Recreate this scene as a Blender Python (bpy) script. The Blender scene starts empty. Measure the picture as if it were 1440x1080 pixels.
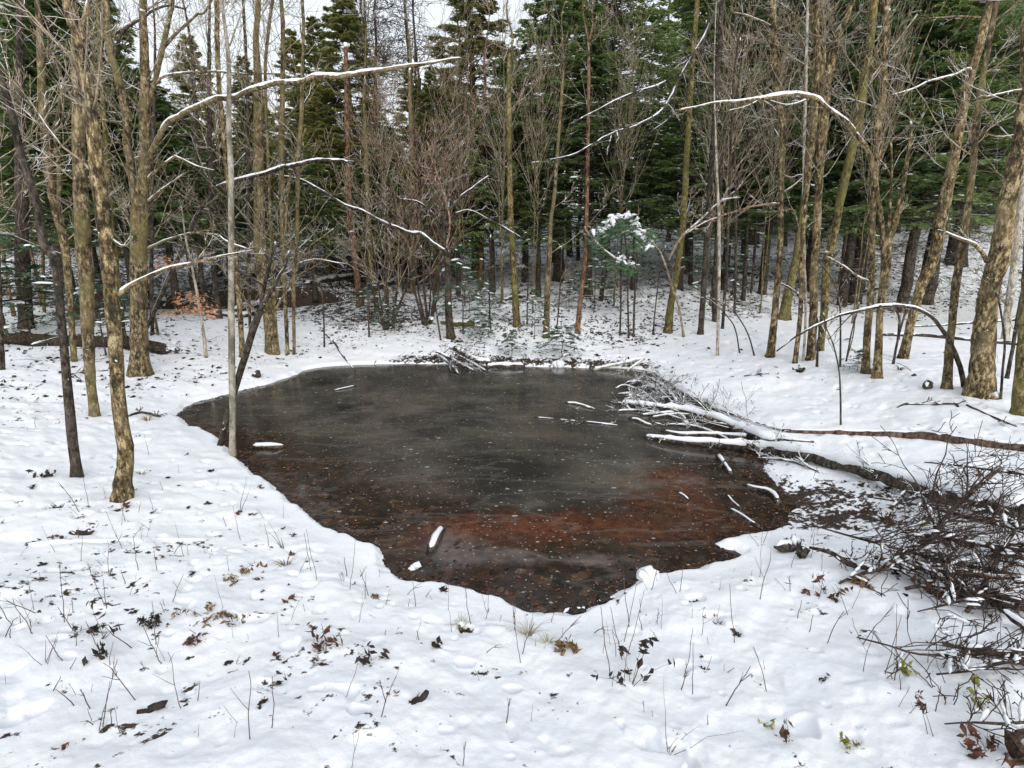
import bpy, math, random
import numpy as np
R = math.radians
random.seed(7)
rng = np.random.default_rng(11)
sc = bpy.context.scene
COL = sc.collection

# ------------------------------------------------------------------ camera model
F = 786.0; PITCH = R(14.3); CAM = np.array([0.0, 0.0, 1.7])
FW = np.array([0, math.cos(PITCH), -math.sin(PITCH)]); UP = np.array([0, math.sin(PITCH), math.cos(PITCH)]); RT = np.array([1.0, 0, 0])
def ray(px, py):
    d = FW + RT*((px-720)/F) + UP*((540-py)/F)
    return d/np.linalg.norm(d)
def at_y(px, py, Y):
    d = ray(px, py)
    return CAM + d*(Y/d[1])
def at_z(px, py, z):
    d = ray(px, py)
    return CAM + d*((z-CAM[2])/d[2])
def fdepth(p): return float(np.dot(np.asarray(p)-CAM, FW))

# ------------------------------------------------------------------ noise
def _h(ix, iy, s):
    n = (ix.astype(np.int64)*374761393 + iy.astype(np.int64)*668265263 + s*1442695041) & 0xffffffff
    n = ((n ^ (n >> 13))*1274126177) & 0xffffffff
    return ((n ^ (n >> 16)) & 0xffff)/65535.0
def vn(x, y, s=0):
    x = np.asarray(x, float); y = np.asarray(y, float)
    ix = np.floor(x); iy = np.floor(y); fx = x-ix; fy = y-iy
    fx = fx*fx*(3-2*fx); fy = fy*fy*(3-2*fy)
    a = _h(ix, iy, s); b = _h(ix+1, iy, s); c = _h(ix, iy+1, s); d = _h(ix+1, iy+1, s)
    return (a*(1-fx)+b*fx)*(1-fy)+(c*(1-fx)+d*fx)*fy
def fbm(x, y, s=0, o=4):
    v = 0; a = 0.5; t = 0
    for k in range(o):
        v = v + a*vn(x*2**k+17.3*k, y*2**k-9.1*k, s+k); t += a; a *= 0.5
    return v/t
def ss(a, b, x):
    t = np.clip((x-a)/(b-a), 0, 1); return t*t*(3-2*t)

# ------------------------------------------------------------------ pond outline (on the ice level) and terrain
ICE = -0.45
PO = [(245,585),(275,567),(310,558),(345,548),(390,537),(425,522),(455,516),(500,513),(560,512),(625,512),(680,514),(740,515),(800,517),(860,517),
      (905,520),(935,533),(955,548),(985,562),(1012,580),(1035,605),(1060,640),(1088,690),(1100,728),(1075,748),(1040,752),(1012,766),(1044,780),(1020,795),(965,805),(915,815),
      (880,833),(840,850),(800,862),(750,858),(715,845),(670,830),(625,820),(580,818),(550,797),(510,770),(480,750),(445,735),(420,718),(385,690),
      (370,672),(340,655),(318,630),(300,612),(270,598)]
def crom(P, n):
    P = np.asarray(P, float); out = []
    Q = np.vstack([2*P[0]-P[1], P, 2*P[-1]-P[-2]])
    for i in range(1, len(Q)-2):
        t = np.linspace(0, 1, n, endpoint=False)[:, None]
        a, b, c, d = Q[i-1], Q[i], Q[i+1], Q[i+2]
        out.append(0.5*((2*b)+(-a+c)*t+(2*a-5*b+4*c-d)*t**2+(-a+3*b-3*c+d)*t**3))
    out.append(P[-1][None]); return np.vstack(out)
_p = np.array([at_z(x, y, ICE)[:2] for x, y in PO])
POND = crom(np.vstack([_p, _p[:1]]), 3)[:-1]
def sdist(x, y):
    x = np.asarray(x, float); y = np.asarray(y, float)
    best = np.full(x.shape, 1e9); ins = np.zeros(x.shape, bool)
    n = len(POND)
    for i in range(n):
        ax, ay = POND[i]; bx, by = POND[(i+1) % n]
        ex, ey = bx-ax, by-ay
        t = np.clip(((x-ax)*ex+(y-ay)*ey)/(ex*ex+ey*ey+1e-12), 0, 1)
        best = np.minimum(best, (x-ax-t*ex)**2+(y-ay-t*ey)**2)
        if ey != 0:
            c = ((ay > y) != (by > y)) & (x < ex*(y-ay)/ey+ax)
            ins ^= c
    d = np.sqrt(best)
    return np.where(ins, -d, d)
MUD = [tuple(at_z(1190, 682, -0.15)[:2])+(0.45,), tuple(at_z(1095, 690, -0.4)[:2])+(0.28,), tuple(at_z(1045, 640, -0.4)[:2])+(0.3,)]
STEPS = [(-13.5, -5.9, 9.5, 0.11), (-9.5, -5.0, 15.0, 0.42), (-5.0, -2.6, 18.6, 0.5)]   # cut banks of the brook: x0, x1, y, rise
def height(x, y, want_litter=False):
    x = np.asarray(x, float); y = np.asarray(y, float)
    s = sdist(x, y)
    s = s + (0.16*(fbm(x*2.2, y*2.2, 3, 3)-0.5)+0.07*(fbm(x*9, y*9, 4, 3)-0.5))*ss(-0.6, -0.0, s+0.3)
    near = 1-ss(7, 16, np.hypot(x, y))
    o = np.clip(s, 0, None)
    z = ICE + 0.055*ss(0, 0.07, s) + 0.05*ss(0.05, 0.5, s) + 0.36*ss(0.0, 2.8, s)
    z = z + ss(0.1, 1.5, s)*(0.16*(fbm(x*0.33, y*0.33, 5, 3)-0.5))
    z = z + ss(0.02, 0.4, s)*near*(0.075*(fbm(x*1.9, y*1.9, 9, 3)-0.5)+0.038*(fbm(x*6.5, y*6.5, 21, 4)-0.5))
    # hill
    y0 = np.interp(x, [-30, -9, -4, 0, 4, 9, 30], [17, 15.5, 12.6, 10.2, 10.6, 12.6, 14.5])
    sl = np.interp(x, [-30, -8, -2, 4, 12, 30], [0.11, 0.13, 0.17, 0.18, 0.205, 0.22])
    crest = 29.0
    yy = np.minimum(y, crest)+np.clip(y-crest, 0, 25)*0.25
    q = yy-y0
    hill = sl*np.where(q > 0, np.sqrt(q*q+1.2)-math.sqrt(1.2), 0)
    hm = ss(0.5, 4, q)
    z = z + hill + hm*(0.5*(fbm(x*0.22, y*0.22, 31, 3)-0.5)+0.13*(fbm(x*1.5, y*1.5, 33, 4)-0.5))
    hum = fbm(x*3.3, y*5.0, 77, 3)
    z = z + hm*0.10*(ss(0.55, 0.8, hum))
    ys = np.interp(x, [-30, -9, -5, -3, -1, 2.6, 4, 6, 10, 16], [15, 14.5, 13.0, 11.4, 10.0, 10.0, 11.2, 12.0, 12.6, 14])
    lm = ss(-0.6, 1.4, y-ys+1.2*(fbm(x*0.7, y*0.7, 43, 3)-0.5))
    lit = 0.10 + 0.10*ss(0.5, 0.75, fbm(x*0.8, y*0.8, 41, 2)) + lm*(0.40+0.28*(fbm(x*0.9, y*0.9, 47, 3)-0.5))
    lit = lit + (0.12*ss(1.3, 0.1, s)+0.6*ss(0.45, 0.12, s))*ss(8.6, 10, y)*ss(-3.2, -1.6, x)*(s > 0.02) + 0.22*ss(-1.8, -3.5, x)*ss(4.5, 6.5, y)*ss(0.2, 0.8, s)
    lit = lit + 0.19*ss(0.2, -1.6, x)*ss(4.6, 3.2, y)*ss(0.35, 0.65, fbm(x*1.3, y*1.3, 71, 2))*ss(0.2, 0.6, s) + 0.10*ss(4.6, 3.0, y)*ss(0.2, 0.6, s)
    for x0, x1, ys, rise in STEPS:
        w = ss(x0-0.8, x0+0.8, x)*ss(x1+0.8, x1-0.8, x)
        yl = ys+0.5*(fbm(x*0.9, x*0+3.3, 51, 3)-0.5)+0.10*np.sin(x*1.3)
        z = z + rise*w*(ss(0.0, 0.10, y-yl)*ss(5.0, 1.0, y-yl))-0.5*rise*w*ss(-0.45, -0.05, y-yl)*ss(0.05, 0.0, y-yl)
        lit = lit + 1.2*w*ss(-0.35, -0.2, y-yl)*ss(0.16, 0.05, y-yl)
    for mx, my, mr in MUD:
        g = np.exp(-(((x-mx)/(mr*1.5))**2+((y-my)/mr)**2))
        lit = lit + 0.62*g; z = z-0.05*g
    # small holes where leaves and stems melt through, and old footprints
    hol = vn(x*7.5, y*7.5, 61)*0.6+vn(x*16, y*16, 62)*0.4
    hk = ss(0.74, 0.83, hol)*near*ss(0.15, 0.5, s)
    dm = vn(x*15, y*15, 65)*0.55+vn(x*6, y*6, 66)*0.45
    z = z-0.012*ss(0.70, 0.86, dm)*near*ss(0.1, 0.4, s)
    z = z-0.045*hk; lit = lit+0.5*hk*ss(0.45, 0.7, vn(x*1.1, y*1.1, 63))
    z = np.where(s < 0, np.minimum(z, ICE-0.015-0.30*ss(0, 1.3, -s)), z)
    if want_litter: return z, lit, s
    return z
def h1(x, y): return float(height(np.array([x]), np.array([y]))[0])
_T = np.concatenate([np.linspace(0.8, 30, 1500), np.linspace(30, 90, 500)])
def hit(px, py, fallback=30.0):
    d = ray(px, py)
    P = CAM[None]+d[None]*_T[:, None]
    z = height(P[:, 0], P[:, 1])
    z = np.maximum(z, ICE)
    below = np.where(P[:, 2] <= z)[0]
    if len(below) == 0:
        p = at_y(px, py, fallback); p[2] = h1(p[0], p[1]); return p
    k = below[0]; p = P[k].copy(); p[2] = z[k]; return p

# ------------------------------------------------------------------ mesh builder
class MB:
    def __init__(s): s.v = []; s.q = []; s.t = []; s.n = 0
    def add(s, v, q=None, t=None):
        v = np.asarray(v, np.float32).reshape(-1, 3)
        if q is not None and len(q): s.q.append(np.asarray(q, np.int32)+s.n)
        if t is not None and len(t): s.t.append(np.asarray(t, np.int32)+s.n)
        s.v.append(v); s.n += len(v)
    def build(s, name, mat, parent=None, origin=(0, 0, 0), smooth=True):
        me = bpy.data.meshes.new(name)
        V = np.vstack(s.v) - np.asarray(origin, np.float32)
        Q = np.vstack(s.q) if s.q else np.zeros((0, 4), np.int32)
        T = np.vstack(s.t) if s.t else np.zeros((0, 3), np.int32)
        me.vertices.add(len(V)); me.vertices.foreach_set('co', V.astype(np.float32).ravel())
        me.loops.add(Q.size+T.size); me.loops.foreach_set('vertex_index', np.concatenate([Q.ravel(), T.ravel()]).astype(np.int32))
        me.polygons.add(len(Q)+len(T))
        st = np.concatenate([np.arange(len(Q))*4, Q.size+np.arange(len(T))*3]).astype(np.int32)
        me.polygons.foreach_set('loop_start', st)
        me.polygons.foreach_set('use_smooth', np.full(len(Q)+len(T), smooth))
        me.materials.append(mat); me.update(calc_edges=True); me.validate()
        o = bpy.data.objects.new(name, me); COL.objects.link(o)
        if parent is not None: o.parent = parent
        else: o.location = origin
        return o
def nrm(a): return a/np.maximum(np.linalg.norm(a, axis=-1, keepdims=True), 1e-9)
def tubes(mb, pts, rad, sides=5, cap=False):
    pts = np.asarray(pts, float); rad = np.asarray(rad, float)
    if pts.ndim == 2: pts = pts[None]; rad = rad[None]
    N, P, _ = pts.shape
    if N == 0: return
    tan = np.empty_like(pts)
    tan[:, 1:-1] = pts[:, 2:]-pts[:, :-2]; tan[:, 0] = pts[:, 1]-pts[:, 0]; tan[:, -1] = pts[:, -1]-pts[:, -2]
    tan = nrm(tan)
    ref = np.cross(tan[:, 0], tan[:, -1])
    l = np.linalg.norm(ref, axis=1)
    alt = np.where(np.abs(tan[:, P//2, 2:3]) < 0.75, np.array([[0, 0, 1.0]]), np.array([[0.97, 0.24, 0]]))
    ref = np.where((l > 0.35)[:, None], ref/np.maximum(l, 1e-6)[:, None], alt)
    n1 = nrm(np.cross(tan, ref[:, None, :])); n2 = np.cross(tan, n1)
    a = np.arange(sides)*2*np.pi/sides
    ring = n1[:, :, None, :]*np.cos(a)[None, None, :, None]+n2[:, :, None, :]*np.sin(a)[None, None, :, None]
    if rad.ndim == 2: rad = rad[:, :, None]
    V = pts[:, :, None, :]+ring*rad[..., None]
    idx = np.arange(N*P*sides).reshape(N, P, sides)
    A = idx[:, :-1]; B = idx[:, 1:]
    q = np.stack([A, np.roll(A, -1, 2), np.roll(B, -1, 2), B], -1).reshape(-1, 4)
    t = None
    V = V.reshape(-1, 3)
    if cap:
        c0 = np.arange(N)+N*P*sides; c1 = c0+N
        V = np.vstack([V, pts[:, 0], pts[:, -1]])
        f0 = idx[:, 0]; f1 = idx[:, -1]
        t = np.vstack([np.stack([np.roll(f0, -1, 1), f0, np.repeat(c0[:, None], sides, 1)], -1).reshape(-1, 3),
                       np.stack([f1, np.roll(f1, -1, 1), np.repeat(c1[:, None], sides, 1)], -1).reshape(-1, 3)])
    mb.add(V, q, t)
def grow(S, D, L, R0, P, up, wob, tip=0.2):
    N = len(S); t = np.linspace(0, 1, P)
    pts = S[:, None]+D[:, None]*(L[:, None]*t[None])[..., None]
    upv = np.broadcast_to(np.asarray(up, float), (N,))
    pts[..., 2] += upv[:, None]*L[:, None]*t[None]**2
    w = np.cumsum(rng.normal(0, 1, (N, P, 3)), 1)*wob*(L/P)[:, None, None]; w -= w[:, :1]
    return pts+w, R0[:, None]*(1-(1-tip)*t[None])
def kids(pts, rad, k, t0, t1, ang, lf, rf=0.6, tbias=0.55):
    N, P, _ = pts.shape
    if N == 0: return np.zeros((0,3)), np.zeros((0,3)), np.zeros(0), np.zeros(0)
    t = t0+(t1-t0)*rng.random((N, k))
    x = t*(P-1); i = np.clip(x.astype(int), 0, P-2); f = (x-i)[..., None]
    n = np.arange(N)[:, None]
    S = pts[n, i]*(1-f)+pts[n, i+1]*f
    T = nrm(pts[n, i+1]-pts[n, i])
    r = nrm(np.cross(T, rng.normal(0, 1, T.shape)))
    a = ang*(0.6+0.8*rng.random((N, k)))[..., None]
    D = np.cos(a)*T+np.sin(a)*r
    PL = np.linalg.norm(pts[:, -1]-pts[:, 0], axis=1)[:, None]
    L = lf*PL*(1-tbias*t)*(0.45+0.8*rng.random((N, k)))
    Rr = (rad[n, i])*rf
    return S.reshape(-1, 3), D.reshape(-1, 3), L.ravel(), Rr.ravel()
def twigs(mb, S, D, L, R0, up=0.25, wob=0.13, k2=6, k3=5, rmin=0.0025, sides=4, lf2=0.55, lf3=0.55, a2=0.75, a3=0.7, P=7):
    p, r = grow(S, D, L, R0, P, up, wob); r = np.maximum(r, rmin); tubes(mb, p, r, sides+1)
    p2, r2 = grow(*kids(p, r, k2, 0.15, 0.98, a2, lf2), 5, up*0.6, wob); r2 = np.maximum(r2, rmin); tubes(mb, p2, r2, 3 if sides < 5 else 4)
    if k3:
        p3, r3 = grow(*kids(p2, r2, k3, 0.1, 0.98, a3, lf3), 4, up*0.5, wob); r3 = np.maximum(r3*0.8, rmin); tubes(mb, p3, r3, 3)
    return p
def lumps(mb, C, D, ln, w, h):
    """small snow pads: squashed, elongated octahedra with a ring"""
    N = len(C)
    if N == 0: return
    D = nrm(D*np.array([1, 1, 0.6])); W = nrm(np.cross(D, [0, 0, 1.0])+1e-6); U = np.cross(W, D)
    a = np.arange(6)*np.pi/3
    ring = D[:, None]*(np.cos(a)[None, :, None]*ln[:, None, None])+W[:, None]*(np.sin(a)[None, :, None]*w[:, None, None])
    ring = ring*(0.75+0.5*rng.random((N, 6, 1)))
    V = np.concatenate([C[:, None]+ring, C[:, None]+0.55*ring+U[:, None]*h[:, None, None]*(0.7+0.4*rng.random((N, 6, 1))), (C+U*h[:, None]*1.05)[:, None], (C-U*h[:, None]*0.4)[:, None]], 1)
    b = np.arange(N)[:, None]*14; k = np.arange(6); k1 = (k+1) % 6
    q = np.stack([b+k, b+k1, b+6+k1, b+6+k], -1).reshape(-1, 4)
    t = np.vstack([np.stack([b+6+k, b+6+k1, b+12+0*k], -1).reshape(-1, 3), np.stack([b+k1, b+k, b+13+0*k], -1).reshape(-1, 3)])
    mb.add(V.reshape(-1, 3), q, t)

# ------------------------------------------------------------------ materials
def newmat(name):
    m = bpy.data.materials.new(name); m.use_nodes = True
    nt = m.node_tree; nt.nodes.clear()
    out = nt.nodes.new('ShaderNodeOutputMaterial'); b = nt.nodes.new('ShaderNodeBsdfPrincipled')
    nt.links.new(b.outputs[0], out.inputs[0])
    return m, nt, b
def N(nt, t, **k):
    n = nt.nodes.new(t)
    for a, v in k.items():
        if a.startswith('i_'):
            key = a[2:]; n.inputs[int(key) if key.isdigit() else key.replace('_', ' ')].default_value = v
        else: setattr(n, a, v)
    return n
def ramp(nt, stops, fac):
    n = nt.nodes.new('ShaderNodeValToRGB'); e = n.color_ramp.elements
    while len(e) > 1: e.remove(e[-1])
    for k, (p, c) in enumerate(stops):
        el = e[0] if k == 0 else e.new(p)
        el.position = p; el.color = (c, c, c, 1) if isinstance(c, (int, float)) else (*c, 1)
    nt.links.new(fac, n.inputs[0]); return n.outputs[0]
def mixc(nt, f, a, b, mode='MIX'):
    n = nt.nodes.new('ShaderNodeMix'); n.data_type = 'RGBA'; n.blend_type = mode
    for s, v in ((0, f), (6, a), (7, b)):
        if hasattr(v, 'is_linked'): nt.links.new(v, n.inputs[s])
        elif s == 0: n.inputs[0].default_value = v
        else: n.inputs[s].default_value = (*v, 1)
    return n.outputs[2]
def mth(nt, op, a, b=0.0, c=0.0):
    n = nt.nodes.new('ShaderNodeMath'); n.operation = op
    for s, v in ((0, a), (1, b), (2, c)):
        if hasattr(v, 'is_linked'): nt.links.new(v, n.inputs[s])
        else: n.inputs[s].default_value = v
    return n.outputs[0]
def coords(nt, scale=(1, 1, 1), rnd=True):
    tc = N(nt, 'ShaderNodeTexCoord'); mp = N(nt, 'ShaderNodeMapping'); mp.inputs['Scale'].default_value = scale
    nt.links.new(tc.outputs['Object'], mp.inputs[0])
    if rnd:
        oi = N(nt, 'ShaderNodeObjectInfo'); v = N(nt, 'ShaderNodeVectorMath', operation='SCALE'); v.inputs[0].default_value = (37, 53, 71)
        nt.links.new(oi.outputs['Random'], v.inputs['Scale']); nt.links.new(v.outputs[0], mp.inputs['Location'])
    return mp.outputs[0]
def noise(nt, vec, scale, detail=4, rough=0.55):
    n = N(nt, 'ShaderNodeTexNoise', i_Scale=scale, i_Detail=detail, i_Roughness=rough)
    nt.links.new(vec, n.inputs['Vector']); return n.outputs['Fac']
SNOWC = (0.86, 0.88, 0.91)
def bark(name, dark, mid, light, k=1.0, moss=None, snow=0.5, fleck=0.0, bump=0.5, contrast=0.35):
    m, nt, b = newmat(name)
    v = coords(nt, (1, 1, 0.45)); v2 = coords(nt)
    f0 = noise(nt, v, 46*k, 5, 0.7)
    vo = N(nt, 'ShaderNodeTexVoronoi', i_Scale=38*k); vo.feature = 'DISTANCE_TO_EDGE'
    wv = N(nt, 'ShaderNodeVectorMath', operation='MULTIPLY_ADD'); nz = N(nt, 'ShaderNodeTexNoise', i_Scale=22*k, i_Detail=2); nt.links.new(v, nz.inputs['Vector'])
    wv.inputs[1].default_value = (.05, .05, .05); nt.links.new(nz.outputs['Color'], wv.inputs[0]); nt.links.new(v, wv.inputs[2]); nt.links.new(wv.outputs[0], vo.inputs['Vector'])
    f1 = noise(nt, v2, 75*k, 4, 0.7)
    f = mth(nt, 'ADD', mth(nt, 'ADD', mth(nt, 'MULTIPLY', f0, 0.55), mth(nt, 'MULTIPLY', f1, 0.36)), mth(nt, 'MULTIPLY', ramp(nt, [(0.0, 0), (0.2, 1)], vo.outputs['Distance']), 0.09))
    big = noise(nt, v2, 5*k, 4, 0.6)
    fl = mth(nt, 'ADD', noise(nt, v, 30*k, 6, 0.72), mth(nt, 'MULTIPLY_ADD', big, contrast, -0.5*contrast))
    c = ramp(nt, [(0.36, tuple(x*0.6 for x in dark)), (0.455, dark), (0.485, mid), (0.555, mid), (0.58, light), (0.75, light)], fl)
    c = mixc(nt, ramp(nt, [(0.40, 0.75), (0.47, 0)], f), c, tuple(x*0.7 for x in dark))
    p2 = noise(nt, v2, 3.1, 3, 0.6)
    c = mixc(nt, ramp(nt, [(0.5, 0), (0.7, 0.35)], p2), c, light)
    if moss: c = mixc(nt, ramp(nt, [(0.46, 0), (0.62, 0.7)], noise(nt, v2, 2.2, 4, 0.6)), c, moss)
    if fleck: c = mixc(nt, ramp(nt, [(0.735-fleck, 0), (0.75-fleck, 1)], noise(nt, v2, 30, 4, 0.6)), c, SNOWC)
    if snow:
        g = N(nt, 'ShaderNodeNewGeometry'); sx = N(nt, 'ShaderNodeSeparateXYZ'); nt.links.new(g.outputs['Normal'], sx.inputs[0])
        s1 = ramp(nt, [(0.30, 0), (0.52, 1)], sx.outputs['Z'])
        s2 = ramp(nt, [(0.62-0.25*snow, 0), (0.66-0.25*snow, 1)], noise(nt, v2, 2.6, 3, 0.6))
        c = mixc(nt, mth(nt, 'MULTIPLY', s1, s2), c, SNOWC)
    nt.links.new(c, b.inputs['Base Color'])
    b.inputs['Roughness'].default_value = 0.85; b.inputs['Specular IOR Level'].default_value = 0.25
    bp = N(nt, 'ShaderNodeBump', i_Strength=bump, i_Distance=0.02); nt.links.new(f, bp.inputs['Height']); nt.links.new(bp.outputs[0], b.inputs['Normal'])
    return m
def foliage(name, a, c, d, rv=0.35):
    m, nt, b = newmat(name)
    v = coords(nt); f = noise(nt, v, 2.3, 5, 0.7)
    col = ramp(nt, [(0.3, a), (0.5, c), (0.72, d)], f)
    oi = N(nt, 'ShaderNodeObjectInfo'); hs = N(nt, 'ShaderNodeHueSaturation')
    nt.links.new(mth(nt, 'MULTIPLY_ADD', oi.outputs['Random'], rv*2, 1-rv), hs.inputs['Value'])
    nt.links.new(mth(nt, 'MULTIPLY_ADD', oi.outputs['Random'], -0.03, 0.515), hs.inputs['Hue'])
    nt.links.new(col, hs.inputs['Color']); nt.links.new(hs.outputs[0], b.inputs['Base Color'])
    tr = N(nt, 'ShaderNodeBsdfTranslucent'); nt.links.new(hs.outputs[0], tr.inputs['Color']); ms = N(nt, 'ShaderNodeAddShader')
    out = [n for n in nt.nodes if n.type == 'OUTPUT_MATERIAL'][0]
    nt.links.new(b.outputs[0], ms.inputs[0]); nt.links.new(tr.outputs[0], ms.inputs[1]); nt.links.new(ms.outputs[0], out.inputs[0])
    b.inputs['Roughness'].default_value = 0.6; b.inputs['Specular IOR Level'].default_value = 0.3
    return m
def plain(name, a, bb, scale=20, rough=0.85):
    m, nt, b = newmat(name)
    f = noise(nt, coords(nt), scale, 4, 0.6)
    nt.links.new(ramp(nt, [(0.35, a), (0.65, bb)], f), b.inputs['Base Color'])
    b.inputs['Roughness'].default_value = rough; b.inputs['Specular IOR Level'].default_value = 0.25
    return m
def snowmat(name):
    m, nt, b = newmat(name)
    v = coords(nt); f = noise(nt, v, 30, 5, 0.6)
    nt.links.new(ramp(nt, [(0.3, (0.80, 0.83, 0.88)), (0.6, SNOWC)], f), b.inputs['Base Color'])
    b.inputs['Roughness'].default_value = 0.75; b.inputs['Specular IOR Level'].default_value = 0.2
    bp = N(nt, 'ShaderNodeBump', i_Strength=0.35, i_Distance=0.02); nt.links.new(f, bp.inputs['Height']); nt.links.new(bp.outputs[0], b.inputs['Normal'])
    return m
M = {}
M['tan'] = bark('tan_bark', (0.04, 0.03, 0.017), (0.135, 0.10, 0.053), (0.34, 0.27, 0.165), fleck=0.03, moss=(0.15, 0.13, 0.05))
M['gold'] = bark('golden_bark', (0.042, 0.031, 0.016), (0.150, 0.110, 0.053), (0.41, 0.325, 0.19), fleck=0.03)
M['moss'] = bark('mossy_bark', (0.042, 0.034, 0.014), (0.145, 0.112, 0.045), (0.31, 0.25, 0.12), moss=(0.11, 0.11, 0.03), fleck=0.03)
M['grey'] = bark('grey_smooth_bark', (0.20, 0.18, 0.14), (0.32, 0.29, 0.23), (0.42, 0.39, 0.32), k=0.5, bump=0.15, contrast=0.6)
M['dark'] = bark('dark_bark', (0.02, 0.016, 0.012), (0.06, 0.048, 0.036), (0.12, 0.10, 0.08), fleck=0.02)
M['red'] = bark('reddish_bark', (0.05, 0.028, 0.018), (0.16, 0.085, 0.05), (0.27, 0.17, 0.11))
M['pale'] = bark('pale_bark', (0.22, 0.19, 0.15), (0.42, 0.38, 0.31), (0.58, 0.54, 0.47), k=0.8)
M['twig'] = bark('twig_bark', (0.15, 0.118, 0.08), (0.30, 0.24, 0.165), (0.44, 0.37, 0.28), snow=0.42, bump=0.1)
M['twigred'] = bark('red_twig_bark', (0.13, 0.078, 0.058), (0.27, 0.175, 0.125), (0.38, 0.27, 0.20), snow=0.3, bump=0.1)
M['twigdark'] = bark('dark_twig_bark', (0.025, 0.018, 0.014), (0.065, 0.048, 0.038), (0.13, 0.10, 0.085), snow=0.42, bump=0.1)
M['hem'] = foliage('hemlock_needles', (0.056, 0.09, 0.030), (0.098, 0.136, 0.045), (0.152, 0.188, 0.068))
M['deep'] = foliage('deep_hemlock_needles', (0.048, 0.08, 0.032), (0.082, 0.122, 0.048), (0.13, 0.17, 0.073))
M['olive'] = foliage('olive_needles', (0.085, 0.10, 0.03), (0.14, 0.15, 0.05), (0.20, 0.19, 0.085))
M['sap'] = foliage('sapling_needles', (0.03, 0.06, 0.03), (0.05, 0.09, 0.045), (0.09, 0.13, 0.07))
M['snow'] = snowmat('fresh_snow')
M['orange'] = plain('orange_beech_leaf', (0.42, 0.17, 0.07), (0.60, 0.30, 0.16), 40)
M['brownleaf'] = plain('curled_brown_leaf', (0.05, 0.026, 0.018), (0.16, 0.075, 0.045), 30)
M['darkleaf'] = plain('wet_dark_leaf', (0.012, 0.010, 0.009), (0.045, 0.033, 0.026), 30, 0.6)
M['straw'] = plain('dry_straw', (0.22, 0.16, 0.08), (0.40, 0.31, 0.17), 25)
M['stalk'] = plain('dry_stalk', (0.045, 0.032, 0.026), (0.15, 0.11, 0.085), 15)
M['greengrass'] = plain('yellow_green_blade', (0.16, 0.18, 0.03), (0.34, 0.32, 0.08), 25)
M['fernbrown'] = plain('withered_fern', (0.09, 0.05, 0.03), (0.26, 0.17, 0.08), 25)
M['twigsnow'] = bark('snowy_twig_bark', (0.03, 0.024, 0.02), (0.08, 0.065, 0.05), (0.16, 0.13, 0.10), snow=1.3, bump=0.1)
M['brush'] = bark('brush_bark', (0.02, 0.014, 0.011), (0.06, 0.042, 0.034), (0.13, 0.095, 0.078), snow=0.0, bump=0.1)
M['log'] = bark('wet_log_bark', (0.02, 0.017, 0.014), (0.07, 0.058, 0.045), (0.16, 0.14, 0.11), snow=0.0, fleck=0.05)
M['rotlog'] = bark('reddish_log_bark', (0.035, 0.022, 0.016), (0.12, 0.075, 0.055), (0.22, 0.15, 0.11), snow=0.0)

def ground_mat():
    m, nt, b = newmat('snowy_ground')
    v = coords(nt, rnd=False)
    at = N(nt, 'ShaderNodeAttribute', attribute_name='litter')
    n1 = noise(nt, v, 6.0, 7, 0.62); n2 = noise(nt, v, 24, 4, 0.6)
    nn = mth(nt, 'MULTIPLY_ADD', n2, 0.35, mth(nt, 'MULTIPLY', n1, 0.65))
    th = mth(nt, 'MULTIPLY_ADD', at.outputs['Fac'], -0.315, 0.715)
    mask = ramp(nt, [(0.48, 0), (0.52, 1)], mth(nt, 'ADD', mth(nt, 'SUBTRACT', nn, th), 0.5))
    leaf = ramp(nt, [(0.3, (0.014, 0.011, 0.009)), (0.5, (0.045, 0.033, 0.024)), (0.7, (0.12, 0.085, 0.055))], noise(nt, v, 38, 5, 0.65))
    snow = ramp(nt, [(0.3, (0.82, 0.845, 0.89)), (0.65, (0.885, 0.90, 0.925))], noise(nt, v, 3.0, 6, 0.6))
    c = mixc(nt, mask, snow, leaf)
    nt.links.new(c, b.inputs['Base Color'])
    b.inputs['Roughness'].default_value = 0.8; b.inputs['Specular IOR Level'].default_value = 0.2
    hgt = mth(nt, 'SUBTRACT', mth(nt, 'MULTIPLY', noise(nt, v, 26, 9, 0.75), 0.5), mth(nt, 'MULTIPLY', mask, 0.5))
    bp = N(nt, 'ShaderNodeBump', i_Strength=0.5, i_Distance=0.03); nt.links.new(hgt, bp.inputs['Height']); nt.links.new(bp.outputs[0], b.inputs['Normal'])
    return m
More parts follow.
